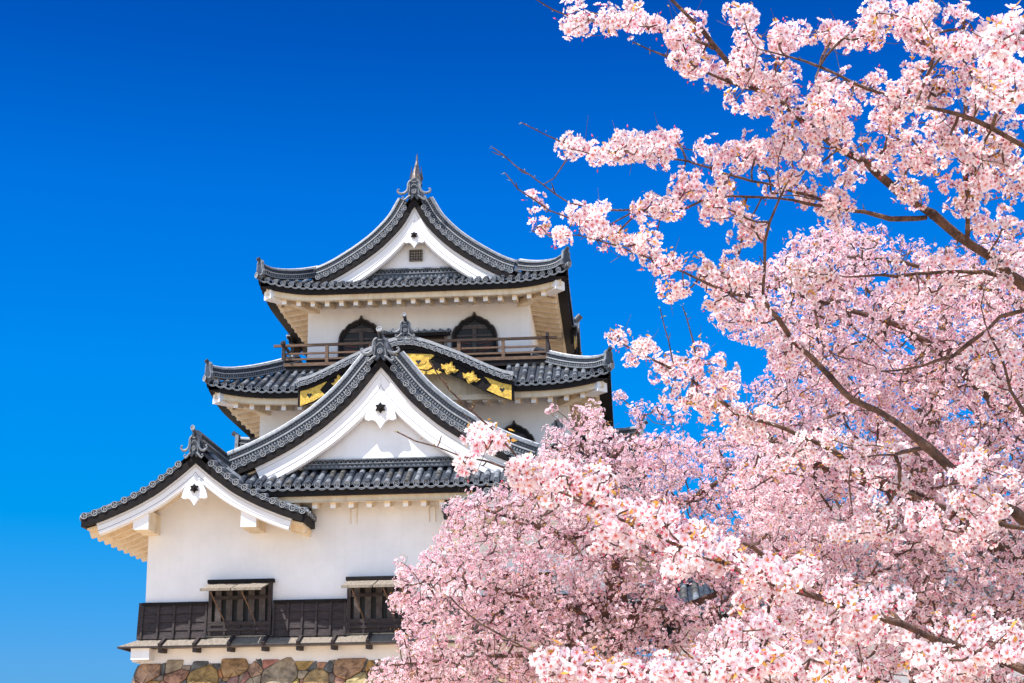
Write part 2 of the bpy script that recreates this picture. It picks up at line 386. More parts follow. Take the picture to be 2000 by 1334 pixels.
def onigawara(name, c, s_, parent=None, cyl=True, label=None, ydepth=.16, back=1.0, vs_=1.0):
    """ridge-end plate: stepped body, rolled shoulders with curled feet, round boss, cylinder finial"""
    x, y, z = c; mb = MB()
    body = [(-.34,0),(-.36,.25),(-.30,.42),(-.29,.86),(-.18,1.0),(.18,1.0),(.29,.86),(.30,.42),(.36,.25),(.34,0),(.16,-.12),(0,.10),(-.16,-.12)]
    mb.extr([(x+a*s_, z+b*s_) for a,b in body], y, y+ydepth, 'tile')
    for sg in (-1,1):
        path = [(.16,1.0),(.27,.93),(.33,.80),(.34,.55),(.40,.36),(.55,.24),(.72,.22),(.86,.28),(.93,.38),(.90,.48),(.80,.47)]
        pts = [(x+sg*a*s_, y-.02, z+b*s_) for a,b in path]
        mb.tube(pts, [.05*s_,.06*s_,.065*s_,.07*s_,.08*s_,.085*s_,.08*s_,.07*s_,.06*s_,.05*s_,.04*s_], 'tilepale', 8)
        path = [(.20,.10),(.34,.02),(.46,-.10),(.58,-.16),(.68,-.08),(.64,.02),(.55,-.02)]
        mb.tube([(x+sg*a*s_, y-.03, z+b*s_) for a,b in path], [.05*s_,.06*s_,.065*s_,.06*s_,.05*s_,.045*s_,.035*s_], 'tilepale', 8)
        mb.tube([(x+sg*.24*s_, y-.03, z+.80*s_),(x+sg*.25*s_, y-.03, z+.40*s_),(x+sg*.30*s_, y-.03, z+.12*s_)], [.03*s_]*3, 'tilepale', 6)
    mb.disc((x, y-.045, z+.33*s_), (0,-1,0), .13*s_, 'tile', 'rim')
    mb.tube([(x-.17*s_, y-.02, z+.60*s_),(x-.10*s_, y-.03, z+.72*s_),(x, y-.035, z+.76*s_),(x+.10*s_, y-.03, z+.72*s_),(x+.17*s_, y-.02, z+.60*s_)], .028*s_, 'tilepale', 6)
    mb.tube([(x-.12*s_, y-.02, z+.90*s_),(x+.12*s_, y-.02, z+.90*s_)], .026*s_, 'tilepale', 6)
    if cyl:
        mb.tube([(x, y+.35, z+1.02*s_),(x, y+.1, z+1.10*s_),(x, y-.22, z+1.34*s_)], [.10*s_,.11*s_,.135*s_], 'tile', 14)
        mb.disc((x, y-.235, z+1.35*s_), (0,-1,.35), .15*s_, 'tilepale', 'rim', 18)
    mb.v = [(a, b_, z+(c_-z)*vs_) for a,b_,c_ in mb.v]; ob = mb.build(name); smoothby(ob); K(ob, parent)
    if label: ob['label'] = label
    return ob

def curve_norm(pts):
    """pts: [(x,z)] -> unit normals pointing up"""
    o_ = []
    for i in range(len(pts)):
        a = pts[max(0,i-1)]; b = pts[min(len(pts)-1,i+1)]; dx, dz = b[0]-a[0], b[1]-a[1]; l = hypot(dx, dz)
        n = (-dz/l, dx/l)
        if n[1] < 0: n = (-n[0], -n[1])
        o_.append(n)
    return o_
def resample(pts, step, start=0):
    L_ = [0]
    for i in range(1, len(pts)): L_.append(L_[-1]+hypot(pts[i][0]-pts[i-1][0], pts[i][1]-pts[i-1][1]))
    o_ = []; t = start
    while t <= L_[-1]:
        o_.append((float(np.interp(t, L_, [p[0] for p in pts])), float(np.interp(t, L_, [p[1] for p in pts])))); t += step
    return o_

def gable(xc, tab, y0, yt, yend, part, bw, hmax_board=None, apex=None, rid=True, ridge_ht=.5, ridge_y=.42, board_end=None, tymp_base=None, tympanum=True, black=(-.10,-.28), disc0=.25, bevel=True, sides=(-1,1), bwid=None, dr=.094, minext=.0, tymp_mat='plaster', purl=None, roofend=None):
    """front-facing gable. tab: verge disc centres (h,z). y0 verge plane, yt tympanum plane."""
    cur = catmull(tab); ap = apex or (0, cur[0][1]+.22); full = [(0.0, ap[1])]+[p for p in cur if p[0] > .1]
    roof = MB(); nn = curve_norm(full)
    for sg in sides:
        # roof slab from verge back
        path = full
        up = [(p[0]+n[0]*.03, p[1]+n[1]*.03) for p, n in zip(path, nn)]
        nY = 4
        vs = []; 
        for j in range(nY+1):
            y = y0+.02+(yend-y0-.02)*[0,.07,.16,.5,1][j]; lf = [0,.10,.18,.18,.18][j]
            vs += [(xc+sg*a, y, b+lf) for a,b in up]
        n = len(up)
        roof.add(vs, [(j*n+i,(j)*n+i+1,(j+1)*n+i+1,(j+1)*n+i) for j in range(nY) for i in range(n-1)], 'tile')
        vs = [(xc+sg*a, y0+.02, b) for a,b in up]+[(xc+sg*a, yend, b-.06) for a,b in up]
        roof.add(vs, [(i,i+1,n+i+1,n+i) for i in range(n-1)], 'tile')
        # cover tile rows down the slope, seen from the side
        yy = y0+.95
        fo = [(p[0], p[1]+.19) for p in full]
        fo = resample(fo, .3)
        while yy < yend-.1:
            tile_row(roof, [(xc+sg*a, yy, b) for a,b in fo], (0,1,0)); yy += SP*1.15
        # verge tiles: round ends facing out, with flat tiles between
        ds = resample(cur, .30, disc0 if disc0 else 0); nd_ = curve_norm(ds); prev = None
        for (a,b), nrm in zip(ds, nd_):
            c = Vector((xc+sg*a, y0-.03, b)); roof.tube([c+Vector((0,.0,0)), c+Vector((0,.5,.10))], [dr*.95,dr*.85], 'tilepale', 10, cap=False); roof.disc(c, (0,-1,0), dr, n=16)
            if prev is not None:
                m_ = (prev[0]+c)/2; t = (c-prev[0]).normalized(); nv = Vector((sg*nrm[0],0,nrm[1]))
                # stacked pale slips between the discs
                for q in range(2):
                    ofs = nv*(.010-.05*q)+Vector((0,.01+.012*q,0)); L_ = .065-.012*q
                    roof.beam(m_-t*L_+ofs, m_+t*L_+ofs, .05, .018, 'tilepale', up=nv)
                roof.beam(prev[0]+Vector((0,.05,0))-nv*.02, c+Vector((0,.05,0))-nv*.02, .08, .13, 'tile', up=nv)
            prev = (c, nrm)
    if rid:
        for sg in sides:
            fo = [(p[0], p[1]+.10) for p in full if p[0] > .12]
            ridge(roof, [(xc+sg*a, y0+ridge_y, b) for a,b in resample(fo, .2)], .30, ridge_ht)
            e_ = fo[-1]; roof.disc((xc+sg*(e_[0]+.02), y0+ridge_y, e_[1]+ridge_ht*.9), (sg,-.2,0), .1)
    # main ridge along Y
    ridge(roof, [(xc, y, full[0][1]+.08) for y in np.linspace(y0+.12, yend, 8)], .36, .50)
    ro = K(smoothby(roof.build('roof')), None); ro['label'] = part
    # black verge board
    def board(o0, o1, ya, yb, m, name, lim=None, lim1=None, parent=ro, widen=None):
        mb = MB()
        P_ = [(p, n) for p, n in zip(full, nn) if (lim is None or p[0] <= lim)]
        for sg in sides:
            vsA = []; 
            for i, (p, n) in enumerate(P_):
                k = p[0]/P_[-1][0][0]; sc_ = lambda o_: black[1]+(o_-black[1])*(1+widen*k) if widen is not None else o_
                o0_, o1_ = sc_(o0), sc_(o1)
                if i == 0:
                    # mitre at the apex
                    n2 = nn[1]; s0 = 1/max(.25, n2[1]); q = [(0, p[1]+o0_*s0),(0, p[1]+(o1_)*s0)]
                else: q = [(p[0]+n[0]*o0_, p[1]+n[1]*o0_),(p[0]+n[0]*o1_, p[1]+n[1]*o1_)]
                q = [(max(0,a),b) for a,b in q]
                vsA.append([(xc+sg*q[0][0], ya, q[0][1]),(xc+sg*q[1][0], ya, q[1][1]),(xc+sg*q[1][0], yb, q[1][1]),(xc+sg*q[0][0], yb, q[0][1])])
            vs = [v for r in vsA for v in r]; nA = len(vsA)
            fs = [(i*4+k, i*4+(k+1)%4, (i+1)*4+(k+1)%4, (i+1)*4+k) for i in range(nA-1) for k in range(4)]+[(0,1,2,3),((nA-1)*4,(nA-1)*4+1,(nA-1)*4+2,(nA-1)*4+3)]
            mb.add(vs, fs, m)
        return K(mb.build(name), parent)
    board(black[0], black[1], y0-.01, y0+.35, 'black', 'verge_board')
    wmul = bwid or 0
    be = board_end
    bb = board(black[1]+.01, black[1]-bw, y0+.10, y0+.26, 'plaster', 'barge_board', be, widen=wmul)
    board(black[1]-bw*.20, black[1]-bw*.20-.008, y0+.096, y0+.12, 'greywood', 'moulding', be, widen=wmul)
    board(black[1]-bw*.70, black[1]-bw*.70-.013, y0+.095, y0+.12, 'groove', 'moulding', be, widen=wmul)
    board(black[1]-bw*.72-.015, black[1]-bw-.03, y0+.16, y0+.30, 'plaster', 'moulding', be, widen=wmul)
    # verge soffit
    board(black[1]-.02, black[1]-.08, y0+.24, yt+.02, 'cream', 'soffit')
    if tympanum:
        mb = MB(); P_ = [(p[0]+n[0]*(black[1]-.05), p[1]+n[1]*(black[1]-.05)) for p, n in zip(full, nn)]
        P_[0] = (0, full[0][1]+(black[1]-.05)*1.4)
        P_ = [p for p in P_ if p[0] >= 0 and p[1] > tymp_base]
        poly = [(xc+a, b) for a,b in P_]+[(xc+P_[-1][0], tymp_base),(xc-P_[-1][0], tymp_base)]+[(xc-a, b) for a,b in P_[:0:-1]]
        mb.extr(poly, yt, yt+.3, tymp_mat); K(mb.build('gable_wall'), ro)
    return ro, full, nn

def gegyo(parent, x, y, z, s_, name='gable_pendant'):
    """hanging pendant with a dark six-pointed boss"""
    mb = MB()
    pts = [(0,.30),(.30,-.02),(.42,-.30),(.47,-.50),(.36,-.55),(.24,-.52),(.14,-.58),(.07,-.68),(0,-.80)]
    poly = pts+[(-a,b) for a,b in pts[-2:0:-1]]
    mb.extr([(x+a*s_, z+b*s_) for a,b in poly], y-.06, y+.08, 'plaster')
    o_ = K(mb.build(name), parent)
    bs = MB(); cz = z-.18*s_
    for r, yy in ((.17,-.10),):
        poly = [(x+cos(pi/2+pi*k/6)*s_*(r if k%2 == 0 else r*.62), cz+sin(pi/2+pi*k/6)*s_*(r if k%2 == 0 else r*.62)) for k in range(12)]
        bs.extr(poly, y-.12, y-.04, 'black')
    bs.tube([(x, y-.19, cz),(x, y-.10, cz)], .05*s_, 'black', 8)
    K(bs.build('boss'), parent)

# ---- walls
def wall(poly, y, xl, xr, ydep, ztop, zbot, label):
    pass
W1L, W1R = -13.68, -.18
mb = MB(); mb.box((W1L,46,5.3),(W1R,71,9.75),'plaster'); o = K(mb.build('wall')); o['label'] = 'lower storey plaster wall'; WALL1 = o
mb = MB(); mb.box((XC-5.16,52.8,9.5),(XC+5.16,65.7,14.15),'plaster'); o = K(mb.build('wall')); o['label'] = 'middle storey plaster wall'; WALL2 = o
mb = MB(); mb.box((XC-3.84,54,15.72),(XC+3.84,64.5,18.2),'plaster')
mb.box((XC-3.87,53.96,15.72),(XC+3.87,64.54,16.02),'black'); o = K(mb.build('wall')); o['label'] = 'top storey plaster wall'; WALL3 = o

# ---- top roof: hip skirt plus gable
hfT = lambda d: .36*d+.06*d*d
ET = Eave(XC, 59.25, 5.22, 6.85, 18.17, hfT, up=.36, lc=2.2)
rT = empty('eave'); K(rT); rT['label'] = 'eave of the top roof'
def eave_part(label):
    mb = MB(); return mb, label
roofT = MB(); holder = K(MB().build('eave')) if False else rT
skirt(ET, 0, -5.22, 5.22, 1.25, roofT, rT, wall_d=1.6)
skirt(ET, 1, -6.85, 6.85, 1.9, roofT, rT, rsp=.62, wall_d=1.36, fasc=.04)
skirt(ET, 3, -6.85, 6.85, 1.9, roofT, rT, rsp=.62, wall_d=1.36, fasc=.04)
skirt(ET, 2, -5.22, 5.22, 1.25, roofT, rT, rafters=False, wall_d=1.6)
o = K(smoothby(roofT.build('roof'))); o['label'] = 'tiled skirt of the top roof'
for sx in (-1,1):
    hip_ridge(ET, sx, -1, 1.75, o, ht=.40); hip_ridge(ET, sx, 1, 1.75, o, ht=.40)
tabT = [(.22,21.27),(.56,20.66),(.9,20.25),(1.3,19.86),(1.75,19.51),(2.2,19.21),(2.63,18.95),(3.05,18.74),(3.5,18.58)]
gT, fT, nT = gable(XC-.02, tabT, 53.0, 53.5, 65.4, 'tiled top gable roof', .36, apex=(0,21.6), tymp_base=18.7, bwid=.45, ridge_ht=.44, black=(-.10,-.26), board_end=3.1)
gegyo(gT, XC-.02, 53.12, 20.20, .74)
# lattice vent in the top gable
v = MB(); v.box((XC-.02-.22,53.44,19.26),(XC+.22,53.52,19.66),'interior')
for i in range(6): v.box((XC-.24+.088*i,53.40,19.26),(XC-.218+.088*i,53.45,19.66),'greywood')
for i in range(5): v.box((XC-.24,53.405,19.26+.095*i),(XC+.228,53.445,19.28+.095*i),'greywood')
K(v.build('lattice_vent'), gT)
def base_band(x0, x1, y, z0, z1, parent, slope_back=.0):
    """tiled band under a gable: pale slips, crescent row and dark patterned course"""
    mb = MB(); h = z1-z0
    mb.box((x0,y,z0),(x1,y+.3,z0+h*.46),'tile'); mb.box((x0-.02,y-.03,z0+h*.46),(x1+.02,y+.3,z0+h*.54),'tilepale')
    mb.box((x0+.02,y+.02,z0+h*.54),(x1-.02,y+.3,z0+h*.88),'interior'); mb.box((x0,y-.04,z0+h*.88),(x1,y+.3,z1),'tilepale')
    n = int((x1-x0)/.13)
    for i in range(n):
        xx = x0+.065+i*(x1-x0-.13)/(n-1)
        mb.tube([(xx+cos(t)*.052, y-.005, z0+h*.56+sin(t)*h*.28) for t in np.linspace(0,pi,7)], .012, 'tilepale', 4)
        if h > .2:
            mb.add([(xx-.055,y-.004,z0+h*.08),(xx,y-.004,z0+h*.40),(xx+.055,y-.004,z0+h*.08),(xx,y-.004,z0+h*.18)], [(0,3,2,1)], 'tilepale')
    K(mb.build('ridge_band'), parent)
base_band(XC-1.95, XC+1.95, 53.42, 18.62, 19.0, gT)
onigawara('ridge_end_tile', (XC, 52.86, 21.38), .62, gT, cyl=False)

# fish finial on the ridge, head down and tail up
f = MB(); fx, fy = XC, 53.5
secs = [(22.06,.20,.28,0),(22.18,.19,.30,-.02),(22.32,.165,.27,-.05),(22.48,.13,.22,-.05),(22.64,.10,.17,0),(22.78,.075,.13,.06),(22.92,.05,.10,.12),(23.05,.032,.12,.15),(23.18,.02,.16,.17),(23.30,.008,.08,.2)]
vs = []; n = 12
for z, rx, ry, oy in secs: vs += [(fx+cos(2*pi*k/n)*rx, fy+oy+sin(2*pi*k/n)*ry, z) for k in range(n)]
f.add(vs, [(i*n+k,i*n+(k+1)%n,(i+1)*n+(k+1)%n,(i+1)*n+k) for i in range(len(secs)-1) for k in range(n)], 'copper')
fish = K(smoothby(f.build('fish_finial'), 60))
for sg in (-1,1):
    fb = MB(); fb.extr([(fx+sg*.15,22.10),(fx+sg*.24,22.30),(fx+sg*.20,22.5),(fx+sg*.17,22.78),(fx+sg*.145,22.5),(fx+sg*.13,22.3)], fy-.05, fy+.02, 'tile'); K(fb.build('fin'), fish)
fb = MB(); fb.extr([(fy-.34,22.1),(fy-.42,22.45),(fy-.30,22.5),(fy-.32,22.75),(fy-.18,22.72),(fy-.05,22.95),(fy,22.6),(fy-.1,22.2)], fx-.012, fx+.012, 'copper', 'x'); K(fb.build('fin'), fish)

# ---- side curved gables on the top roof's right and left eaves
def side_kara(sg, yc, half, z0, hgt, xe, parent):
    mb = MB(); xs = XC+sg*xe
    prof = lambda t: z0+hgt*(.5+.5*cos(pi*t))**1.15
    n = 26; ys = [yc+half*(-1+2*i/n) for i in range(n+1)]; zs = [prof(abs(-1+2*i/n)) for i in range(n+1)]
    vs = [(xs+sg*.32, y, z) for y,z in zip(ys,zs)]+[(xs-sg*2.2, y, z+.15) for y,z in zip(ys,zs)]
    mb.add(vs, [(i,i+1,n+2+i,n+1+i) for i in range(n)], 'tile')
    for y,z in zip(ys,zs):
        mb.disc((xs+sg*.34, y, z), (sg,0,0), R0); tile_row(mb, [(xs+sg*.32,y,z),(xs-sg*1.0,y,z+.07),(xs-sg*2.2,y,z+.15)], (0,1,0))
    ob = K(smoothby(mb.build('curved_gable')), parent)
    b = MB()
    for a, c_, m in ((-.09,-.24,'black'),(-.24,-.62,'black')):
        b.sweep([(xs+sg*(.28 if m == 'black' and a > -.2 else .2), y, z) for y,z in zip(ys,zs)], [(0,a),(0,c_),(.12,c_),(.12,a)], Vector((-sg,0,0)), Vector((0,0,1)), m)
    K(b.build('verge_board'), parent)
    gb = MB()
    for q in (-.78,0,.78):
        y = yc+half*q; z = prof(abs(q))-.32
        gb.extr([(y-.3,z),(y+.3,z),(y+.34,z-.32),(y,z-.5 if q == 0 else z-.32),(y-.34,z-.32)], xs+sg*.20, xs+sg*.235, 'gold', 'x')
    K(gb.build('gold_ornament'), parent)
    g2 = MB(); g2.tube([(xs+sg*.1,yc,z0+hgt+.1),(xs+sg*.4,yc,z0+hgt+.42)],[.14,.12],'tile',10); g2.box((xs-.1,yc-.25,z0+hgt),(xs+.1,yc+.25,z0+hgt+.42),'tilepale'); K(g2.build('ridge_end_tile'), parent)
for sg in (1,-1): side_kara(sg, 60.4, 2.5, 17.95, .75, 5.05, o if sg else o)

# ---- second roof
hf2 = lambda d: .46*d+.03*d*d
E2 = Eave(XC, 59.25, 6.56, 8.05, 14.32, hf2, up=.34, lc=2.6)
r2 = empty('eave'); K(r2); r2['label'] = 'eave of the middle roof'
roof2 = MB()
for a0, a1 in ((-6.56,-3.2),(3.2,6.56)): skirt(E2, 0, a0, a1, 2.6, roof2, r2, wall_d=1.6, rsp=.53)
skirt(E2, 1, -8.05, 8.05, 2.6, roof2, r2, rsp=.7, wall_d=1.4, fasc=.04)
skirt(E2, 3, -8.05, 8.05, 2.6, roof2, r2, rsp=.7, wall_d=1.4, fasc=.04)
skirt(E2, 2, -6.56, 6.56, 2.6, roof2, r2, rafters=False, wall_d=1.6)
o2 = K(smoothby(roof2.build('roof'))); o2['label'] = 'tiled middle roof'
for sx in (-1,1):
    hip_ridge(E2, sx, -1, 2.55, o2, ht=.42); hip_ridge(E2, sx, 1, 2.55, o2, ht=.42)
# rafters and fascia behind the curved gable
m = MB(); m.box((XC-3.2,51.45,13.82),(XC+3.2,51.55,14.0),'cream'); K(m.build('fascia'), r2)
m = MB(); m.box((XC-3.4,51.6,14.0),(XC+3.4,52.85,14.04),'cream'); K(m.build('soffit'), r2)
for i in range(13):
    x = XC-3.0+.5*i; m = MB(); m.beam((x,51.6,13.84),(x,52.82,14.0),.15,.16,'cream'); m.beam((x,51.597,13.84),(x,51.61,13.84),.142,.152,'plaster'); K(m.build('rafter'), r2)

# ---- curved front gable (karahafu)
KT = [(-.001,15.83),(.3,15.81),(.74,15.68),(1.13,15.52),(1.6,15.33),(2.0,15.14),(2.4,14.94),(2.8,14.75),(3.15,14.61),(3.5,14.53)]
kc = catmull(KT, .1); kfull = [(-a,b) for a,b in kc[::-1]]+kc[1:]
km = MB(); y0 = 50.78
sides_ = Vector((1,0,0)); nn = curve_norm(kfull)
km.sweep([(XC+a,y0,b) for a,b in kfull], [(0,-.02),(0,-.10),(-2.6,.02),(-2.6,.10)], Vector((0,-1,0)), Vector((0,0,1)), 'tile')
km.sweep([(XC+a,y0,b) for a,b in kfull], [(.03,.0),(.03,-.13),(-.14,-.13),(-.14,.04)], Vector((0,-1,0)), Vector((0,0,1)), 'tilepale', mats=['rim','tile','tile','rim'])
ds = resample(kfull, .262, .06); prev = None
for a,b in ds:
    c = Vector((XC+a, y0-.05, b-.22)); km.tube([c, c+Vector((0,.7,.08))], R0*.95, 'tilepale', 10, cap=False); km.disc(c, (0,-1,0), R0)
    if prev is not None:
        km.beam(prev+Vector((0,.06,.03)), c+Vector((0,.06,.03)), .08, .16, 'tile')
        mm_ = (prev+c)/2; t = (c-prev).normalized()
        for q in range(3): km.beam(mm_-t*(.085-.01*q)+Vector((0,.012*q,.035-.045*q)), mm_+t*(.085-.01*q)+Vector((0,.012*q,.035-.045*q)), .05, .022, 'rim')
    prev = c
kobj = K(smoothby(km.build('curved_gable'))); kobj['label'] = 'undulating front gable with gold fittings'
b = MB(); pts = [(XC+a,y0+.05,b_) for a,b_ in kfull]
b.sweep(pts, [(0,-.30),(0,-.42),(-.3,-.42),(-.3,-.30)], Vector((0,-1,0)), Vector((0,0,1)), 'black'); K(b.build('verge_board'), kobj)
b = MB(); wid = [(.40+.10*min(1,abs(a)/3.4)) for a,_ in kfull]
vs = []
for (a,b_), w_ in zip(kfull, wid):
    vs += [(XC+a,y0+.12,b_-.40),(XC+a,y0+.12,b_-.40-w_),(XC+a,y0+.24,b_-.40-w_),(XC+a,y0+.24,b_-.40)]
nA = len(kfull); b.add(vs, [(i*4+k,i*4+(k+1)%4,(i+1)*4+(k+1)%4,(i+1)*4+k) for i in range(nA-1) for k in range(4)]+[(0,1,2,3),(nA*4-4,nA*4-3,nA*4-2,nA*4-1)], 'black'); K(b.build('barge_board'), kobj)
b = MB(); poly = [(XC+a,b_-.45) for a,b_ in kfull]+[(XC+3.4,14.0),(XC-3.4,14.0)]; b.extr(poly, 51.6, 51.8, 'cream'); K(b.build('gable_wall'), kobj)
kz = lambda h: interp(h, KT)
yg = y0+.085
for sg in (-1,1):
    # end plate with a swallow-tail notch
    gb = MB(); P_ = [(3.42,kz(3.42)-.42),(3.0,kz(3.0)-.42),(2.55,kz(2.6)-.42),(2.78,kz(2.8)-.60),(2.62,kz(2.6)-.86),(3.0,kz(3.0)-.89),(3.42,kz(3.42)-.92)]
    gb.extr([(XC+sg*a,b_) for a,b_ in P_], yg, yg+.05, 'gold')
    hx_, hz = XC+sg*3.12, kz(3.1)-.65
    gb.extr([(hx_+a,hz+b_) for a,b_ in ((0,-.10),(.09,.02),(.05,.07),(0,.03),(-.05,.07),(-.09,.02))], yg-.006, yg+.01, 'interior')
    K(gb.build('gold_ornament'), kobj)
    for hh in (1.42, 2.12):   # three-leaf clover fittings
        gb = MB(); cx, cz = XC+sg*hh, kz(hh)-.66
        LS = 1.3; leaf = [(-.24,.04),(-.15,.02),(-.11,.10),(-.05,.09),(0,.24),(.05,.09),(.11,.10),(.15,.02),(.24,.04),(.17,-.08),(.10,-.07),(.05,-.14),(0,-.17),(-.05,-.14),(-.10,-.07),(-.17,-.08)]
        ca, sa = cos(-sg*.38), sin(-sg*.38)
        gb.extr([(cx+(a*ca-b_*sa)*LS, cz+(a*sa+b_*ca)*LS) for a,b_ in leaf], yg, yg+.045, 'gold'); gb.extr([(cx+(a*ca-b_*sa)*LS*.72, cz+(a*sa+b_*ca)*LS*.72) for a,b_ in leaf], yg-.03, yg, 'gold'); K(gb.build('gold_ornament'), kobj)
gb = MB()   # centre fitting with a lower spray
P_ = [(-.98,15.30),(.0,15.36),(.98,15.30),(.74,15.10),(.86,14.90),(.72,14.80),(.45,14.84),(0,14.80),(-.45,14.84),(-.72,14.80),(-.86,14.90),(-.74,15.10)]
P_ = [(a,b_-.09) for a,b_ in P_]
gb.extr([(XC+a,b_) for a,b_ in P_], yg-.01, yg+.05, 'gold')
for x_ in (-.42,.42): gb.extr([(XC+x_+.26*cos(t),15.0+.12*sin(t)) for t in np.linspace(0,2*pi,13)[:-1]], yg-.03, yg-.01, 'gold')
for x_ in (-.42,.42): gb.extr([(XC+x_+a,14.98+b_) for a,b_ in ((0,-.10),(.09,.02),(.05,.07),(0,.03),(-.05,.07),(-.09,.02))], yg-.034, yg-.02, 'interior')
K(gb.build('gold_ornament'), kobj)
gb = MB()
for i in range(5):
    x_ = -.9+.45*i; gb.extr([(XC+x_+a,14.60+b_) for a,b_ in ((-.28,.0),(-.16,.06),(0,.12),(.16,.06),(.28,0),(.12,-.06),(0,-.02),(-.12,-.06))], yg-.03, yg+.02, 'gold')
K(gb.build('gold_ornament'), kobj)
onigawara('ridge_end_tile', (XC, 50.72, 15.86), .46, kobj)
rr = MB(); ridge(rr, [(XC,y,15.93) for y in np.linspace(50.9,53.2,5)], .3, .3); K(rr.build('ridge'), kobj)

# ---- balcony
bal = empty('balcony'); K(bal)
yb0, xb = 53.1, 4.55
d = MB(); d.box((XC-xb,yb0,15.55),(XC+xb,yb0+12.3,15.66),'brownwood'); K(d.build('deck'), bal)
d = MB(); d.box((XC-xb+.05,yb0+.04,15.36),(XC+xb-.05,yb0+.16,15.552),'black'); d.box((XC-xb+.05,yb0+.16,15.36),(XC-xb+.17,yb0+12.2,15.552),'black'); d.box((XC+xb-.17,yb0+.16,15.36),(XC+xb-.05,yb0+12.2,15.552),'black'); K(d.build('deck_beam'), bal)
d = MB(); d.box((XC-xb+.7,yb0+.5,14.9),(XC+xb-.7,yb0+11.5,15.5),'black'); K(d.build('deck_support'), bal)
for zz, t, ext in ((16.29,.085,.28),(16.0,.06,.0),(15.80,.06,.0)):
    r = MB(); r.beam((XC-xb-ext,yb0+.06,zz),(XC+xb+ext,yb0+.06,zz), t, t, 'brownwood'); K(r.build('rail'), bal)
    for sg in (-1,1):
        r = MB(); r.beam((XC+sg*(xb-.06),yb0-ext+.0,zz+.012),(XC+sg*(xb-.06),yb0+12.2,zz+.012), t, t, 'darkwood'); K(r.build('rail'), bal)
for x in (-4.49,-3.0,-1.5,0,1.5,3.0,4.49):
    p = MB(); cr = abs(x) > 4; p.box((XC+x-.055,yb0+.005,15.64),(XC+x+.055,yb0+.115,16.46 if cr else 16.25),'darkwood' if cr else 'brownwood')
    K(p.build('post'), bal)
for sg in (-1,1):
    for i in range(1,7):
        p = MB(); p.box((XC+sg*4.49-.05,yb0+2*i-.05,15.64),(XC+sg*4.49+.05,yb0+2*i+.05,16.25),'darkwood'); K(p.build('post'), bal)

# ---- bell-shaped windows
def kato(x, y, z, wd, ht, parent):
    """z base, wd half width, ht apex height"""
    pr = [(1.0,0),(1.0,.35),(.97,.50),(.90,.60),(.82,.67),(.72,.69),(.65,.75),(.55,.81),(.44,.825),(.35,.865),(.24,.895),(.13,.91),(.05,.95),(0,1.02)]
    fr = MB(); outer = [(a*wd, b*ht) for a,b in pr]; inner = [(a*wd*.80, b*ht*.86) for a,b in pr]
    for sg in (-1,1):
        vs = []
        for (a,b_),(c_,d_) in zip(outer,inner): vs += [(x+sg*a,y-.10,z+b_),(x+sg*c_,y-.10,z+d_),(x+sg*c_,y+.05,z+d_),(x+sg*a,y+.05,z+b_)]
        n = len(outer); fr.add(vs, [(i*4+k,i*4+(k+1)%4,(i+1)*4+(k+1)%4,(i+1)*4+k) for i in range(n-1) for k in range(4)], 'black')
        fr.tube([(x+sg*a*.97,y-.115,z+b_*.985) for a,b_ in outer], .028, 'barwood', 6)
    frame = K(fr.build('window')); frame['label'] = 'bell-shaped window'
    pn = MB(); pl = [(x+a,z+b_) for a,b_ in inner]+[(x-a,z+b_) for a,b_ in inner[-2::-1]]; pn.extr(pl, y-.035, y-.005, 'interior'); K(pn.build('pane'), frame)
    m_ = MB(); m_.box((x-.07,y-.085,z),(x+.07,y-.03,z+ht*.70),'barwood'); m_.box((x-wd*.72,y-.075,z+ht*.60),(x+wd*.72,y-.034,z+ht*.70),'barwood')
    m_.box((x-wd*.78,y-.07,z+ht*.42),(x+wd*.78,y-.036,z+ht*.46),'barwood'); K(m_.build('mullion'), frame)
    for sg in (-1,1):
        m_ = MB()
        for q in range(3): m_.beam((x+sg*wd*.16,y-.05,z+.08+.13*q),(x+sg*wd*.72,y-.05,z+.16+.13*q),.025,.028,'redwood')
        K(m_.build('panel'), frame)
    return frame
kato(XC+1.96, 54, 16.02, .80, 1.46, None); kato(XC-1.96, 54, 16.02, .80, 1.46, None)
kato(XC+3.36, 52.8, 11.9, .72, 1.45, None); kato(XC-3.36, 52.8, 11.9, .72, 1.45, None)
# doorway with a small tiled hood between them
dm = MB(); dm.box((XC-.95,53.93,16.02),(XC+1.02,54.02,16.72),'darkwood'); dm.box((XC-.05,53.90,16.1),(XC+.85,53.935,16.58),'brownwood'); dm.box((XC+.92,53.88,16.02),(XC+1.02,53.94,16.72),'greywood'); dm.box((XC-.9,53.90,16.1),(XC-.1,53.935,16.58),'interior')
door = K(dm.build('door'))
hm = MB()
hm.sweep([(XC-1.15,53.98,16.86),(XC+1.15,53.98,16.86)], [(0,.0),(0,-.05),(.42,-.14),(.42,-.08)], Vector((0,-1,0)), Vector((0,0,1)), 'tile')
for i in range(9):
    x = XC-1.1+.275*i; tile_row(hm, [(x,53.55,16.79),(x,53.97,16.89)], (1,0,0), .06); hm.disc((x,53.54,16.78),(0,-1,0),.062,n=10,boss=False)
hm.box((XC-1.15,53.60,16.62),(XC+1.15,53.72,16.70),'black')
K(hm.build('hood'), door)

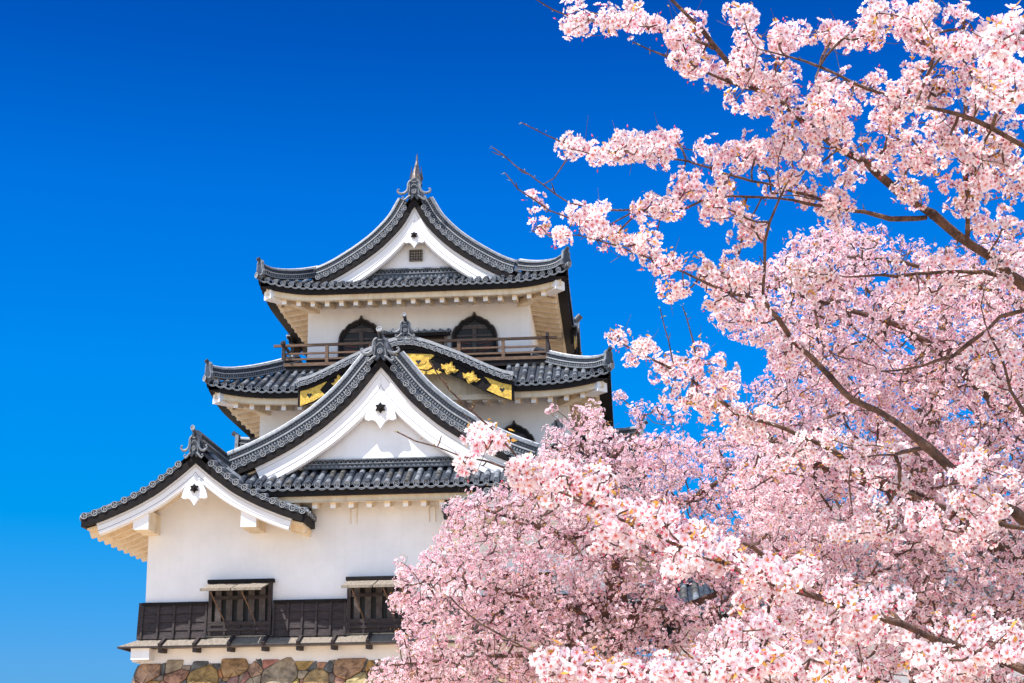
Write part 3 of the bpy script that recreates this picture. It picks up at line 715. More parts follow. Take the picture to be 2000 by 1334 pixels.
# ---- first roof: main front strip, big gable, two small gables and side slopes
hf1 = lambda d: .50*d+.02*d*d
E1 = Eave(XC, 60, 4.9, 15.0, 9.96, hf1, up=.12, lc=2.5)
r1 = empty('eave'); K(r1); r1['label'] = 'eave of the lower roof'
roof1 = MB(); skirt(E1, 0, -4.2, 4.2, 1.3, roof1, r1, hip=False, wall_d=1.0, rsp=.515, fasc=.17)
o1 = K(smoothby(roof1.build('roof'))); o1['label'] = 'tiled front strip of the lower roof'
tabB = [(.22,13.62),(.42,13.38),(.63,13.11),(.85,12.84),(1.07,12.60),(1.3,12.38),(1.55,12.16),(1.8,11.95),(2.1,11.74),(2.6,11.42),(3.0,11.20),(3.4,11.0),(3.84,10.80),(4.35,10.60)]
gB, fB, nB = gable(XC-.01, tabB, 45.6, 46.02, 52.9, 'tiled roof of the large front gable', .50, apex=(0,13.9), tymp_base=10.6, bwid=.12, ridge_ht=.50, black=(-.09,-.25), board_end=3.75)
gegyo(gB, XC-.01, 45.72, 12.45, .98)
base_band(XC-2.3, XC+2.3, 45.94, 10.58, 10.86, gB)
onigawara('ridge_end_tile', (XC, 45.42, 13.70), .60, gB)

tabS = [(.28,10.73),(.5,10.54),(.73,10.35),(.97,10.17),(1.2,10.0),(1.47,9.84),(1.73,9.70),(2.0,9.57),(2.3,9.44),(2.57,9.33),(2.85,9.23),(3.15,9.15)]
for sg in (-1,1):
    xg = XC+sg*5.1
    gs, fs_, ns = gable(xg, tabS, 44.6, 46.02, 53.5, 'tiled roof of the small side gable', .30, apex=(0,10.98), rid=False, black=(-.10,-.28), tympanum=False, board_end=2.95)
    # wall under the small gable
    mb = MB(); P_ = [(p[0]+n[0]*-.36, p[1]+n[1]*-.36) for p,n in zip(fs_,ns)]; P_[0] = (0, 10.5); P_ = [p for p in P_ if 0 <= p[0] and p[1] > 9.2 and p[0] < 1.62]
    poly = [(xg+a,b_) for a,b_ in P_]+[(xg+P_[-1][0],9.0),(xg-P_[-1][0],9.0)]+[(xg-a,b_) for a,b_ in P_[:0:-1]]
    mb.extr(poly, 45.995, 46.2, 'plaster'); K(mb.build('gable_wall'), gs)
    gegyo(gs, xg, 44.72, 10.02, .78)
    onigawara('ridge_end_tile', (xg, 44.45, 10.80), .40, gs, vs_=1.35)
    for s2 in (-1,1):
        p = MB(); p.box((xg+s2*1.53-.22,44.80,8.78),(xg+s2*1.53+.22,46.02,9.34),'cream'); p.box((xg+s2*1.53-.22,44.795,8.78),(xg+s2*1.53+.22,44.81,9.34),'plaster'); K(p.build('purlin'), gs)
    # eave boards, fascia and rafters along the two slopes (the outer one runs back the whole depth)
    for s2 in (-1,1):
        outer = (s2 == sg); ye = 70.0 if outer else 46.0
        xe = xg+s2*3.18
        eb = MB(); eb.box((min(xe,xe-s2*.12),44.62,8.86),(max(xe,xe-s2*.12),ye,9.06),'black'); K(eb.build('eave_board'), gs)
        tl = MB(); n_ = int((ye-44.6)/SP)
        for i in range(n_+1):
            y = 44.75+i*SP
            if y > ye: break
            tl.disc((xe+s2*.05,y,9.13),(s2,0,0),R0); tile_row(tl, [(xe+s2*.04,y,9.13),(xe-s2*.4,y,9.29),(xe-s2*.9,y,9.50)], (0,1,0))
        K(smoothby(tl.build('tile_edge')), gs)
        if outer:
            sl = MB(); up = [(p[0], p[1]+.1) for p in fs_[::2]]
            vs = [(xg+s2*a,53.4,b_) for a,b_ in up]+[(xg+s2*a,70,b_) for a,b_ in up]; n_ = len(up); sl.add(vs, [(i,i+1,n_+i+1,n_+i) for i in range(n_-1)], 'tile')
            vs = [(xg+s2*a,53.4,b_-.1) for a,b_ in up]+[(xg+s2*a,70,b_-.1) for a,b_ in up]; sl.add(vs, [(i,i+1,n_+i+1,n_+i) for i in range(n_-1)], 'tile')
            K(sl.build('roof_slope'), gs)
        # soffit and rafters
        zc = lambda h: interp(h, tabS)
        so = MB(); hs = [3.08,2.6,2.1,1.62]
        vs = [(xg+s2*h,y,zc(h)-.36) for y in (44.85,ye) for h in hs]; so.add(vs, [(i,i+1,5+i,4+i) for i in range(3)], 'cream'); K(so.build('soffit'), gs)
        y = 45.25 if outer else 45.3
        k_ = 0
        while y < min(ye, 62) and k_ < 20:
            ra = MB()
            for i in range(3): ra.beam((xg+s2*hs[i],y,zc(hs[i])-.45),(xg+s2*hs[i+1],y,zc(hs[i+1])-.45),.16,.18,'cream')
            K(ra.build('rafter'), gs); y += .62; k_ += 1
# side gable ridges of the lower roof (left and right)
for sg in (-1,1):
    tabG = [(.2,13.75),(.5,13.35),(.9,12.9),(1.4,12.45),(2.0,12.0),(2.7,11.6)]
    mb = MB(); x0 = XC+sg*(6.95 if sg < 0 else 7.6); cur = catmull([(0,13.95)]+tabG)
    for s2 in (-1,1):
        vs = [(x0,57.2+s2*a,b_-.15) for a,b_ in cur]+[(XC+sg*5.1,57.2+s2*a,b_-.15) for a,b_ in cur]; n_ = len(cur); mb.add(vs, [(i,i+1,n_+i+1,n_+i) for i in range(n_-1)], 'tile')
        for a,b_ in resample(cur, SP, .2): mb.disc((x0+sg*.02,57.2+s2*a,b_-.12),(sg,0,0),R0)
        mb.sweep([(x0-sg*.02,57.2+s2*a,b_) for a,b_ in cur], [(0,-.2),(0,-.45),(.3,-.45),(.3,-.2)], Vector((-sg,0,0)), Vector((0,0,1)), 'black')
    ridge(mb, [(x0-sg*.05,57.2,13.62),(x0-sg*.6,57.2,13.56),(x0-sg*1.4,57.2,13.54),(XC+sg*5.1,57.2,13.54)], .32, .42)
    mb.extr([(57.2-.25,13.5),(57.2+.25,13.5),(57.2+.18,14.1),(57.2-.18,14.1)], x0-.06, x0+.06, 'tilepale', 'x')
    mb.tube([(x0-sg*.05,57.2,14.05),(x0+sg*.2,57.2,14.2)], [.07,.09], 'tile', 10)
    mb.extr([(57.2+a,b_) for a,b_ in ((0,13.3),(1.6,12.1),(1.6,10),(-1.6,10),(-1.6,12.1))], x0-sg*.5, x0-sg*.7, 'plaster', 'x')
    ob = K(smoothby(mb.build('side_gable')))

# ---- timber skirting, windows and ledge of the lower storey
def boarding(x0, x1, z0, z1, y=45.93, left=False):
    mb = MB(); n = 4; h = (z1-.10-z0)/n
    for i in range(n):
        za, zb = z0+h*i, z0+h*(i+1)
        mb.add([(x0,y-.045-.10*(1-(i)/n),za),(x1,y-.045-.10*(1-(i)/n),za),(x1,y-.015-.10*(1-(i+1)/n),zb),(x0,y-.015-.10*(1-(i+1)/n),zb)], [(0,1,2,3)], 'darkwood')
        mb.add([(x0,y-.045-.10*(1-i/n),za),(x1,y-.045-.10*(1-i/n),za),(x1,y,za-.002),(x0,y,za-.002)], [(0,3,2,1)], 'darkwood')
    mb.box((x0,y-.06,z1-.10),(x1,y+.06,z1),'black')
    return mb
skirting = MB()
ZB0, ZB1 = 5.83, 6.86
segs = [(W1L-.06,-11.85),(-9.98,-7.90),(-6.02,W1R)]
bo = MB(); first = None
for (x0,x1) in segs:
    o_ = K(boarding(x0, x1, ZB0, ZB1).build('timber_skirting'))
    n = max(1, int(round((x1-x0)/.46)))
    for i in range(n+1):
        x = x0+.03+(x1-x0-.06)*i/n; b = MB(); b.beam((x,45.77,ZB0),(x,45.885,ZB1-.1),.055,.05,'darkwood',up=(0,-1,0)); K(b.build('batten'), o_)
# left return of the skirting
b = MB(); b.extr([(45.80,ZB0),(45.93,ZB1),(70,ZB1),(70,ZB0)], W1L-.16, W1L-.02, 'darkwood', 'x'); K(b.build('timber_skirting'))
led = MB()
def ledge_prof(x0, x1):
    led.sweep([(x0,45.95,0),(x1,45.95,0)], [(0,5.86),(.62,5.60),(.62,5.545),(0,5.80)], Vector((0,-1,0)), Vector((0,0,1)), 'greywood')
led.add([(W1L-.02,45.95,5.86),(W1R,45.95,5.86),(W1R,45.33,5.60),(W1L-.52,45.33,5.60)], [(0,3,2,1)], 'greywood')
led.add([(W1L-.02,45.95,5.86),(W1L-.52,45.33,5.60),(W1L-.52,70,5.60),(W1L-.02,70,5.86)], [(0,1,2,3)], 'greywood')
led.box((W1L-.54,45.31,5.545),(W1R,45.36,5.597),'darkwood'); led.box((W1L-.54,45.36,5.545),(W1L-.49,70,5.597),'darkwood')
led.add([(W1L-.52,45.33,5.548),(W1R,45.33,5.548),(W1R,46,5.60),(W1L-.1,46,5.60)], [(0,1,2,3)], 'cream')
ledo = K(led.build('ledge')); ledo['label'] = 'sloping board ledge under the lower storey'
for i in range(14):
    x = -13.0+.97*i
    b = MB(); b.beam((x-.02,45.27,5.615),(x-.02,45.93,5.885),.085,.075,'darkwood'); K(b.build('batten'), ledo)
    b = MB(); b.beam((x-.02,45.36,5.47),(x-.02,46.0,5.50),.11,.12,'darkwood'); K(b.build('bracket'), ledo)
b = MB(); b.box((W1L-.02,45.92,4.9),(W1R,46.05,5.56),'plaster'); K(b.build('plaster_band'))
b = MB(); b.box((W1L-.18,45.42,5.24),(W1L+.34,46.2,5.55),'plaster'); o_ = K(b.build('corner_beam')); 
b = MB(); b.box((W1L-.30,45.95,5.22),(W1L-.02,70,5.54),'plaster'); K(b.build('plaster_band'))

def barred_window(x0, x1):
    z0, z1 = 6.28, 7.36; y = 45.86
    fr = MB(); fr.box((x0-.04,y-.07,z1),(x1+.06,46.02,z1+.10),'black')
    for a in (x0,x1-.10): fr.box((a,y-.03,5.9),(a+.10,46.01,z1),'darkwood')
    fr.box((x0+.1,y-.035,z0-.11),(x1-.1,46.01,z0),'darkwood')
    fr.box((x0+.1,y+.0,5.9),(x1-.1,46.005,z0-.11),'darkwood')
    fr.box((x0,y-.05,6.02),(x1,y,6.10),'darkwood')
    for i in range(5): fr.box((x0+.02+i*(x1-x0-.10)/4,y-.04,5.88),(x0+.08+i*(x1-x0-.10)/4,y-.0,6.17),'darkwood')
    W_ = K(fr.build('window')); W_['label'] = 'barred window with propped shutters'
    p = MB(); p.box((x0+.1,45.985,z0),(x1-.1,46.004,z1),'interior'); K(p.build('pane'), W_)
    n = 5
    for i in range(n):
        x = x0+.27+i*(x1-x0-.54)/(n-1); b = MB(); b.box((x-.085,y+.02,z0),(x+.085,y+.10,z1),'barwood'); K(b.build('bar'), W_)
    b = MB(); b.box((x0+.1,y+.0,z0+.62),(x1-.1,y+.03,z0+.72),'darkwood'); K(b.build('cross_rail'), W_)
    xm = (x0+x1)/2-.02
    for i, (a, c_) in enumerate(((x0+.02,xm-.015),(xm+.015,x1-.06))):
        s_ = MB(); L_ = 1.02; dz = -.26
        nb = 5
        for k in range(nb):
            xa, xb_ = a+(c_-a)*k/nb+.004, a+(c_-a)*(k+1)/nb-.004
            s_.beam(((xa+xb_)/2,y-.06,z1-.035),((xa+xb_)/2,y-.06-L_,z1-.035+dz),xb_-xa,.03,'greywood')
        s_.beam((a,y-.06-L_,z1-.04+dz),(c_,y-.06-L_,z1-.04+dz),.05,.07,'greywood'); s_.beam((a,y-.3,z1-.13),(c_,y-.3,z1-.13),.04,.035,'darkwood'); s_.beam((a,y-.8,z1-.26),(c_,y-.8,z1-.26),.04,.035,'darkwood')
        K(s_.build('shutter'), W_)
        pr = MB(); xx = a+(c_-a)*.40
        pr.tube([(xx-.06,y-.06-L_*.96,z1-.10+dz*.96),(xx+.12,y-.06,z0+.01)], .021, 'brownwood', 6); K(pr.build('prop'), W_)
barred_window(-11.82,-10.02); barred_window(-7.87,-6.07); barred_window(-3.9,-2.1)
# plastered putlog patches high on the lower wall
for x in (XC+.35-1.15, XC+2.5-1.05):
    b = MB(); b.sweep([(x-.09,45.985,8.98),(x-.09,45.985,9.43),(x+.09,45.985,9.43),(x+.09,45.985,8.98)], [(-.008,-.015),(.008,-.015),(.008,.016),(-.008,.016)], [Vector((1,0,0)),Vector((.7,0,-.7)),Vector((.7,0,.7)),Vector((1,0,0))], Vector((0,1,0)), 'cream')
    K(b.build('plaster_patch'))

# ================================================================== STONE BASE WALL
def clip(poly, a, b, c):
    """keep a*x+b*y<=c"""
    o_ = []
    for i in range(len(poly)):
        p, q = poly[i], poly[(i+1)%len(poly)]; dp, dq = a*p[0]+b*p[1]-c, a*q[0]+b*q[1]-c
        if dp <= 0: o_.append(p)
        if dp*dq < 0: t = dp/(dp-dq); o_.append((p[0]+(q[0]-p[0])*t, p[1]+(q[1]-p[1])*t))
    return o_
def stone_face(mb, tints, u0, u1, h, frame, seeds, v_top=True):
    """fill u0..u1 x 0..h with irregular stones; frame(u,v,out)->world"""
    rs = random.Random(5)
    S_ = list(seeds)
    for (x, y, ww) in S_:
        poly = [(u0,0),(u1,0),(u1,h),(u0,h)]
        for (x2,y2,w2) in S_:
            if (x2,y2) == (x,y): continue
            dx, dy = x2-x, y2-y
            if dx*dx+dy*dy > 9: continue
            c = (x2*x2+y2*y2-w2-(x*x+y*y-ww))/2; poly = clip(poly, dx, dy, c)
            if len(poly) < 3: break
        if v_top and y > h-.55: poly = clip(poly, 0, 1, h-rs.uniform(.0,.20))
        if len(poly) < 3: continue
        cx = sum(p[0] for p in poly)/len(poly); cy = sum(p[1] for p in poly)/len(poly)
        # round the corners
        P_ = []
        n = len(poly)
        for i in range(n):
            p, q, r = poly[i-1], poly[i], poly[(i+1)%n]
            for t in (.14,): P_ += [(q[0]+(p[0]-q[0])*t, q[1]+(p[1]-q[1])*t), (q[0]*.92+.04*p[0]+.04*r[0], q[1]*.92+.04*p[1]+.04*r[1]), (q[0]+(r[0]-q[0])*t, q[1]+(r[1]-q[1])*t)]
        sz = sqrt(max(1e-4, abs(sum(poly[i][0]*poly[(i+1)%n][1]-poly[(i+1)%n][0]*poly[i][1] for i in range(n))/2)))
        ring = []; bul = rs.uniform(.06,.13)*min(1, sz/.5)+.02
        for f_, ou in ((1.0,-.12),(.995,bul*.45),(.955,bul*.85),(.84,bul),(.5,bul*1.08)):
            ring.append([(cx+(p[0]-cx)*(f_-.010/max(sz,.1)), cy+(p[1]-cy)*(f_-.010/max(sz,.1)), ou+(rs.uniform(-.028,.028)*min(1,sz*1.5) if f_ < .97 else 0)+(.03*sz*((p[0]-cx)*tilt_x+(p[1]-cy)*tilt_y) if f_ < .95 else 0)) for p in P_ for tilt_x, tilt_y in ((1.3 if hash((round(cx,3),1)) % 2 else -1.3, -.8),)])
        k0 = len(mb.v); m_ = len(P_)
        for r in ring: mb.v.extend([tuple(frame(*p)) for p in r])
        mb.v.append(tuple(frame(cx,cy,bul*1.1)))
        f0 = len(mb.f)
        for i in range(4):
            for k in range(m_): mb.f.append((k0+i*m_+k,k0+i*m_+(k+1)%m_,k0+(i+1)*m_+(k+1)%m_,k0+(i+1)*m_+k))
        for k in range(m_): mb.f.append((k0+4*m_+k,k0+4*m_+(k+1)%m_,k0+5*m_))
        nf = len(mb.f)-f0; mb.m.extend([mb.mi('stone')]*nf)
        t = rs.random()
        if t < .45: c = (.52+rs.uniform(-.12,.08),.29+rs.uniform(-.05,.06),.15+rs.uniform(-.04,.07))
        elif t < .70: c = (.16,.165,.165)
        elif t < .88: c = (.42,.34,.24)
        else: c = (.31,.25,.20)
        tints.extend([c]*nf)
mb = MB(); tints = []
base_z = 5.30; bat = .26
top_seeds = [(.55,-.32,.10),(1.30,-.12,.02),(1.45,-.52,.01),(2.0,-.12,.02),(2.2,-.62,.16),(2.95,-.22,.10),(3.05,-.66,.01),(4.3,-.55,.22),(4.0,-.10,.05),(4.95,-.14,.03),(5.35,-.75,.12),(6.2,-.25,.16),(6.5,-.75,.08),(7.0,-.55,.05),(7.55,-.20,.05),(8.1,-.42,.14),(8.9,-.2,.06)]
W_ = W1R+.4-(W1L-.15)
rs = random.Random(3); seeds = []
for (u,v,w_) in top_seeds: seeds.append((u-.25, 5.3+v, w_))
for r_ in range(9):
    for c_ in range(22):
        u = .3+c_*.68+rs.uniform(-.25,.25)+(.3 if r_%2 else 0); v = 4.05-r_*.52+rs.uniform(-.17,.17)
        seeds.append((u, v, rs.choice([0,.04,.10,.16])))
for c_ in range(40):
    seeds.append((.1+c_*.36+rs.uniform(-.1,.1), 4.42+rs.uniform(-.08,.1), rs.choice([0,.0,.03])))
for c_ in range(8): seeds.append((9.4-.2+c_*.62, 5.0+rs.uniform(-.2,.2), .08))
for q in range(130): seeds.append((rs.uniform(0,13), rs.uniform(4.2,5.25), -.012))
seeds = [(a,b_,c_) for a,b_,c_ in seeds if -.1 < a < W_+.1]
XL0 = W1L-.02
fr_front = lambda u, v, ou: (XL0+u-(base_z-v)*bat*(1-u/W_)+(base_z-v)*bat*(u/W_)*.3, 45.98-(base_z-v)*bat-ou*.97, v-ou*.25)
stone_face(mb, tints, 0, W_, base_z, fr_front, seeds)
seeds2 = []
for r_ in range(9):
    for c_ in range(34): seeds2.append((.4+c_*.75+rs.uniform(-.25,.25), 5.0-r_*.58+rs.uniform(-.18,.18), rs.choice([0,.04,.10])))
fr_left = lambda u, v, ou: (XL0-(base_z-v)*bat-ou*.97+.04, 45.98-(base_z-v)*bat+u*(1+0)+ (base_z-v)*bat*(u/25), v-ou*.25)
k0 = len(mb.f); stone_face(mb, tints, 0, 25, base_z, fr_left, seeds2)
nst = len(mb.f)
# core behind the stones
bb = base_z*bat
mb.add([(XL0+.06,46.05,base_z-.01),(W1R+.3,46.05,base_z-.01),(W1R+.3,71,base_z-.01),(XL0+.06,71,base_z-.01),(XL0-bb+.06,46.05-bb,-.02),(W1R+.3+bb,46.05-bb,-.02),(W1R+.3+bb,71+bb,-.02),(XL0-bb+.06,71+bb,-.02)],
       [(0,1,2,3),(0,4,5,1),(1,5,6,2),(2,6,7,3),(3,7,4,0)], 'mortar')
sw = mb.build('stone_wall'); smoothby(sw, 24)
a_ = sw.data.attributes.new('tint', 'FLOAT_COLOR', 'CORNER'); arr = np.ones((len(sw.data.loops),4), np.float32)
ls = np.zeros(len(sw.data.polygons), np.int32); sw.data.polygons.foreach_get('loop_start', ls); lt = np.zeros(len(sw.data.polygons), np.int32); sw.data.polygons.foreach_get('loop_total', lt)
for i in range(nst): arr[ls[i]:ls[i]+lt[i],:3] = tints[i]
a_.data.foreach_set('color', arr.ravel())
tag(sw, 'dry stone base of ochre and grey boulders under the castle keep', 'stone wall')
#TREES
# ================================================================== CHERRY TREES
CAMP = Vector((0, 0, CAMZ))
def at(px, py, d):
    r = CM @ np.array([(px-1000)/FPX, 1.0, (667-py)/FPX]); return Vector((r[0]*d, r[1]*d, CAMZ+r[2]*d))
def smooth_path(P, step):
    """catmull-rom through (Vector, radius)"""
    Q = [(np.array(p), r) for p, r in P]; Q = [Q[0]]+Q+[Q[-1]]; o_ = []
    for i in range(1, len(Q)-2):
        a, b, c, d = [q[0] for q in Q[i-1:i+3]]; n = max(1, int(np.linalg.norm(c-b)/step))
        for k in range(n):
            t = k/n; o_.append((.5*((2*b)+(-a+c)*t+(2*a-5*b+4*c-d)*t*t+(-a+3*b-3*c+d)*t**3), Q[i][1]+(Q[i+1][1]-Q[i][1])*t))
    o_.append(Q[-1]); return o_

def flower_template(lod):
    """returns verts, faces, per-face-corner colour class. petals around +z"""
    V = []; F = []; CC = []      # colour: 0 tip, 1 middle, 2 base, 3 red, 4 centre
    if lod == 0:
        for k in range(5):
            a = 2*pi*k/5; ca, sa = cos(a), sin(a); b = len(V)
            for (x, y, z) in ((.10,0,.0),(.55,-.36,.16),(.90,-.30,.30),(.86,0,.26),(.90,.30,.30),(.55,.36,.16),(.5,0,.06)):
                V.append((x*ca-y*sa, x*sa+y*ca, z))
            F += [(b,b+1,b+6),(b+1,b+2,b+3,b+6),(b+6,b+3,b+4,b+5),(b,b+6,b+5)]; CC += [(2,1,1),(1,0,0,1),(1,0,0,1),(2,1,1)]
        b = len(V); V += [(cos(2*pi*k/5)*.23, sin(2*pi*k/5)*.23, .09) for k in range(5)]; F += [tuple(range(b,b+5))]; CC += [(4,)*5]
        for k in range(4):
            a = 2*pi*k/4+.5; b = len(V); V += [(cos(a)*.05,sin(a)*.05,.05),(cos(a+.35)*.30,sin(a+.35)*.30,.28),(cos(a)*.33,sin(a)*.33,.30)]; F += [(b,b+1,b+2)]; CC += [(4,4,5)]
        b = len(V); V += [(.13,0,-.02),(-.07,.11,-.02),(-.07,-.11,-.02),(.03,0,-.45),(0,0,-1.35),(.05,.03,-1.35)]
        F += [(b,b+1,b+3),(b+1,b+2,b+3),(b+2,b,b+3),(b+3,b+4,b+5)]; CC += [(3,3,3)]*4
    else:
        for k in range(5):
            a = 2*pi*k/5; ca, sa = cos(a), sin(a); b = len(V)
            for (x, y, z) in ((.05,0,.0),(.70,-.42,.22),(.93,0,.24),(.70,.42,.22)): V.append((x*ca-y*sa, x*sa+y*ca, z))
            F += [(b,b+1,b+2,b+3)]; CC += [(2,0,0,0)]
        b = len(V); V += [(cos(2*pi*k/4)*.20, sin(2*pi*k/4)*.20, .08) for k in range(4)]; F += [tuple(range(b,b+4))]; CC += [(4,)*4]
        b = len(V); V += [(.14,0,-.02),(-.08,.13,-.02),(-.08,-.13,-.02),(.03,0,-.9)]; F += [(b,b+1,b+3),(b+1,b+2,b+3),(b+2,b,b+3)]; CC += [(3,3,3)]*3
    return np.array(V), F, CC
PAL = np.array([(.97,.92,.935),(.96,.84,.87),(.86,.40,.50),(.50,.07,.07),(.74,.22,.16),(.92,.66,.25)])
class Flowers:
    """collects flowers / buds / leaves and writes them as one mesh with a tint attribute"""
    def __init__(s): s.co = []; s.loops = []; s.sizes = []; s.col = []; s.n = 0
    def add(s, T, pos, nrm, size, pal, tint):
        V, F, CC = T; M_ = len(pos)
        if M_ == 0: return
        nrm = nrm/np.linalg.norm(nrm, axis=1, keepdims=True)
        h = RNG.normal(size=(M_,3)); a = np.cross(nrm, h); a /= np.linalg.norm(a, axis=1, keepdims=True); b = np.cross(nrm, a)
        P = pos[:,None,:]+size[:,None,None]*(V[None,:,0:1]*a[:,None,:]+V[None,:,1:2]*b[:,None,:]+V[None,:,2:3]*nrm[:,None,:])
        s.co.append(P.reshape(-1,3))
        fl = np.array([i for f in F for i in f]); cc = np.array([i for f in CC for i in f])
        s.loops.append((fl[None,:]+(s.n+np.arange(M_)*len(V))[:,None]).ravel()); s.sizes.append(np.tile([len(f) for f in F], M_))
        s.col.append((pal[cc][None,:,:]*tint[:,None,:]).reshape(-1,3)); s.n += M_*len(V)
    def build(s, name, parent):
        if not s.co: return None
        me = bpy.data.meshes.new(name); co = np.concatenate(s.co); lo = np.concatenate(s.loops); sz = np.concatenate(s.sizes); col = np.clip(np.concatenate(s.col), 0, .97)
        me.vertices.add(len(co)); me.vertices.foreach_set('co', co.astype(np.float32).ravel()); me.loops.add(len(lo)); me.loops.foreach_set('vertex_index', lo.astype(np.int32))
        me.polygons.add(len(sz)); st = np.concatenate([[0], np.cumsum(sz)[:-1]]); me.polygons.foreach_set('loop_start', st.astype(np.int32))
        at_ = me.attributes.new('tint', 'FLOAT_COLOR', 'CORNER'); at_.data.foreach_set('color', np.concatenate([col, np.ones((len(col),1))], 1).astype(np.float32).ravel())
        me.materials.append(MAT['petal']); me.update(calc_edges=True); me.validate()
        o_ = bpy.data.objects.new(name, me); C.objects.link(o_); o_.parent = parent; return o_
BUD = (np.array([(.30,0,0),(-.15,.26,0),(-.15,-.26,0),(0,0,.75),(0,0,-.35),(0,0,-1.3),(.06,.04,-1.3)]), [(0,1,3),(1,2,3),(2,0,3),(1,0,4),(2,1,4),(0,2,4),(4,5,6)], [(0,0,0)]*3+[(1,1,1)]*3+[(1,1,1)])
PBUD = np.array([(.90,.20,.33),(.48,.06,.08)])
LEAF = (np.array([(0,0,0),(.28,.45,.06),(0,1.3,.22),(-.28,.45,.06)]), [(0,1,2),(0,2,3)], [(0,0,1),(0,1,0)])
PLEAF = np.array([(.70,.30,.06),(.55,.42,.08)])
TF = [flower_template(0), flower_template(1)]

def cluster_flowers(Fl, cen, lod, nf, rad, fs, pinkness, rng=RNG):
    """umbels of flowers on balls round the centres"""
    K_ = len(cen)
    if K_ == 0: return
    d = rng.normal(size=(K_,nf,3)); d /= np.linalg.norm(d, axis=2, keepdims=True)
    r = rad*(.72+.38*rng.random((K_,nf,1)))*(.62+.72*rng.random((K_,1,1)))
    pos = (cen[:,None,:]+d*r*np.array([1,1,.85])).reshape(-1,3); nrm = (d+rng.normal(scale=.35, size=d.shape)).reshape(-1,3)
    ct = np.repeat(.90+.12*rng.random((K_,1)), nf, 0); pk = np.clip(np.repeat(rng.random((K_,1)), nf, 0)*.7+rng.random((K_*nf,1))*.7-.62+pinkness, 0, 1)
    tint = ct*(1-pk*np.array([[.01,.32,.18]]))
    keep_ = rng.random(K_*nf) < .93
    size = fs*(.82+.3*rng.random(K_*nf))
    Fl.add(TF[lod], pos[keep_], nrm[keep_], size[keep_], PAL, tint[keep_])
    nb = max(1, nf//4); d = rng.normal(size=(K_,nb,3)); d[:,:,2] -= .5; d /= np.linalg.norm(d, axis=2, keepdims=True); d = d.reshape(-1,3)
    pos = np.repeat(cen, nb, 0)+d*rad*(.9+.4*rng.random((K_*nb,1))); m_ = rng.random(len(pos)) < .6
    Fl.add(BUD, pos[m_], d[m_], np.full(m_.sum(), fs*.75), PBUD, np.full((m_.sum(),3), 1.0)*(.8+.4*rng.random((m_.sum(),1))))
    m_ = rng.random(K_) < .5; hd_ = rng.normal(size=(K_,3)); hd_ /= np.linalg.norm(hd_, axis=1, keepdims=True)
    for q in range(5):
        d = rng.normal(size=(m_.sum(),3)); d[:,2] = abs(d[:,2]); Fl.add(LEAF, cen[m_]+(hd_[m_]+.5*d)*rad*.75, d+.001, np.full(m_.sum(), fs*(.95 if lod == 0 else .9)*(.8+.5*rng.random())), PLEAF, np.full((m_.sum(),3), 1.0)*(.7+.5*rng.random((m_.sum(),1))))

def in_poly(x, y, P):
    c = np.zeros(len(x), bool); j = len(P)-1
    for i in range(len(P)):
        xi, yi = P[i]; xj, yj = P[j]
        c ^= ((yi > y) != (yj > y)) & (x < (xj-xi)*(y-yi)/(yj-yi+1e-9)+xi); j = i
    return c
def noise2(x, y, sc, seed):
    r = np.random.default_rng(seed); v = 0
    for _ in range(7):
        a = r.uniform(0, 2*pi); f = r.uniform(.6,1.6)/sc; v = v+np.sin((x*cos(a)+y*sin(a))*f*2*pi+r.uniform(0,6.28))
    return v/2.6
def scatter(poly, n, dist, dj, md, seed, thr=-.9, sc=110, holes=()):
    """points filling a region of the crown with clumps and gaps"""
    r = np.random.default_rng(seed); P = np.array(poly); x0, y0 = P.min(0); x1, y1 = P.max(0); out_ = []; cell = {}
    for _ in range(40):
        x = r.uniform(x0,x1,n*2); y = r.uniform(y0,y1,n*2); ok = in_poly(x, y, poly); nz = noise2(x,y,sc,seed)+.5*noise2(x,y,sc*.4,seed+1)
        ok &= (nz > thr) | (r.random(len(x)) < .12)
        for hx, hy, hr, hr2 in holes: ok &= ((x-hx)/hr)**2+((y-hy)/hr2)**2 > 1
        for X, Y in zip(x[ok], y[ok]):
            k = (int(X/md), int(Y/md)); l = cell.setdefault(k, [])
            if len(l) < 2: l.append(1); out_.append((X, Y))
            if len(out_) >= n: break
        if len(out_) >= n: break
    res = []
    for X, Y in out_:
        d = dist+dj*r.uniform(-1,1); res.append(at(X, Y, d))
    return np.array([tuple(v) for v in res])
def blobs(lst, seed):
    r = np.random.default_rng(seed); o_ = []
    for (x0,y0,x1,y1,d,n) in lst:
        for i in range(int(round(n*(.92 if d > 5.5 else 1.0)))):
            while True:
                u, v = r.uniform(-1,1,2)
                if abs(u)**3+abs(v)**3 < 1: break
            g_ = .026*FPX/d; o_.append(tuple(at((x0+x1)/2+u*max(3,(x1-x0)/2-g_), (y0+y1)/2+v*max(3,(y1-y0)/2-g_*.9), d+r.uniform(-.35,.35))))
    return np.array(o_)

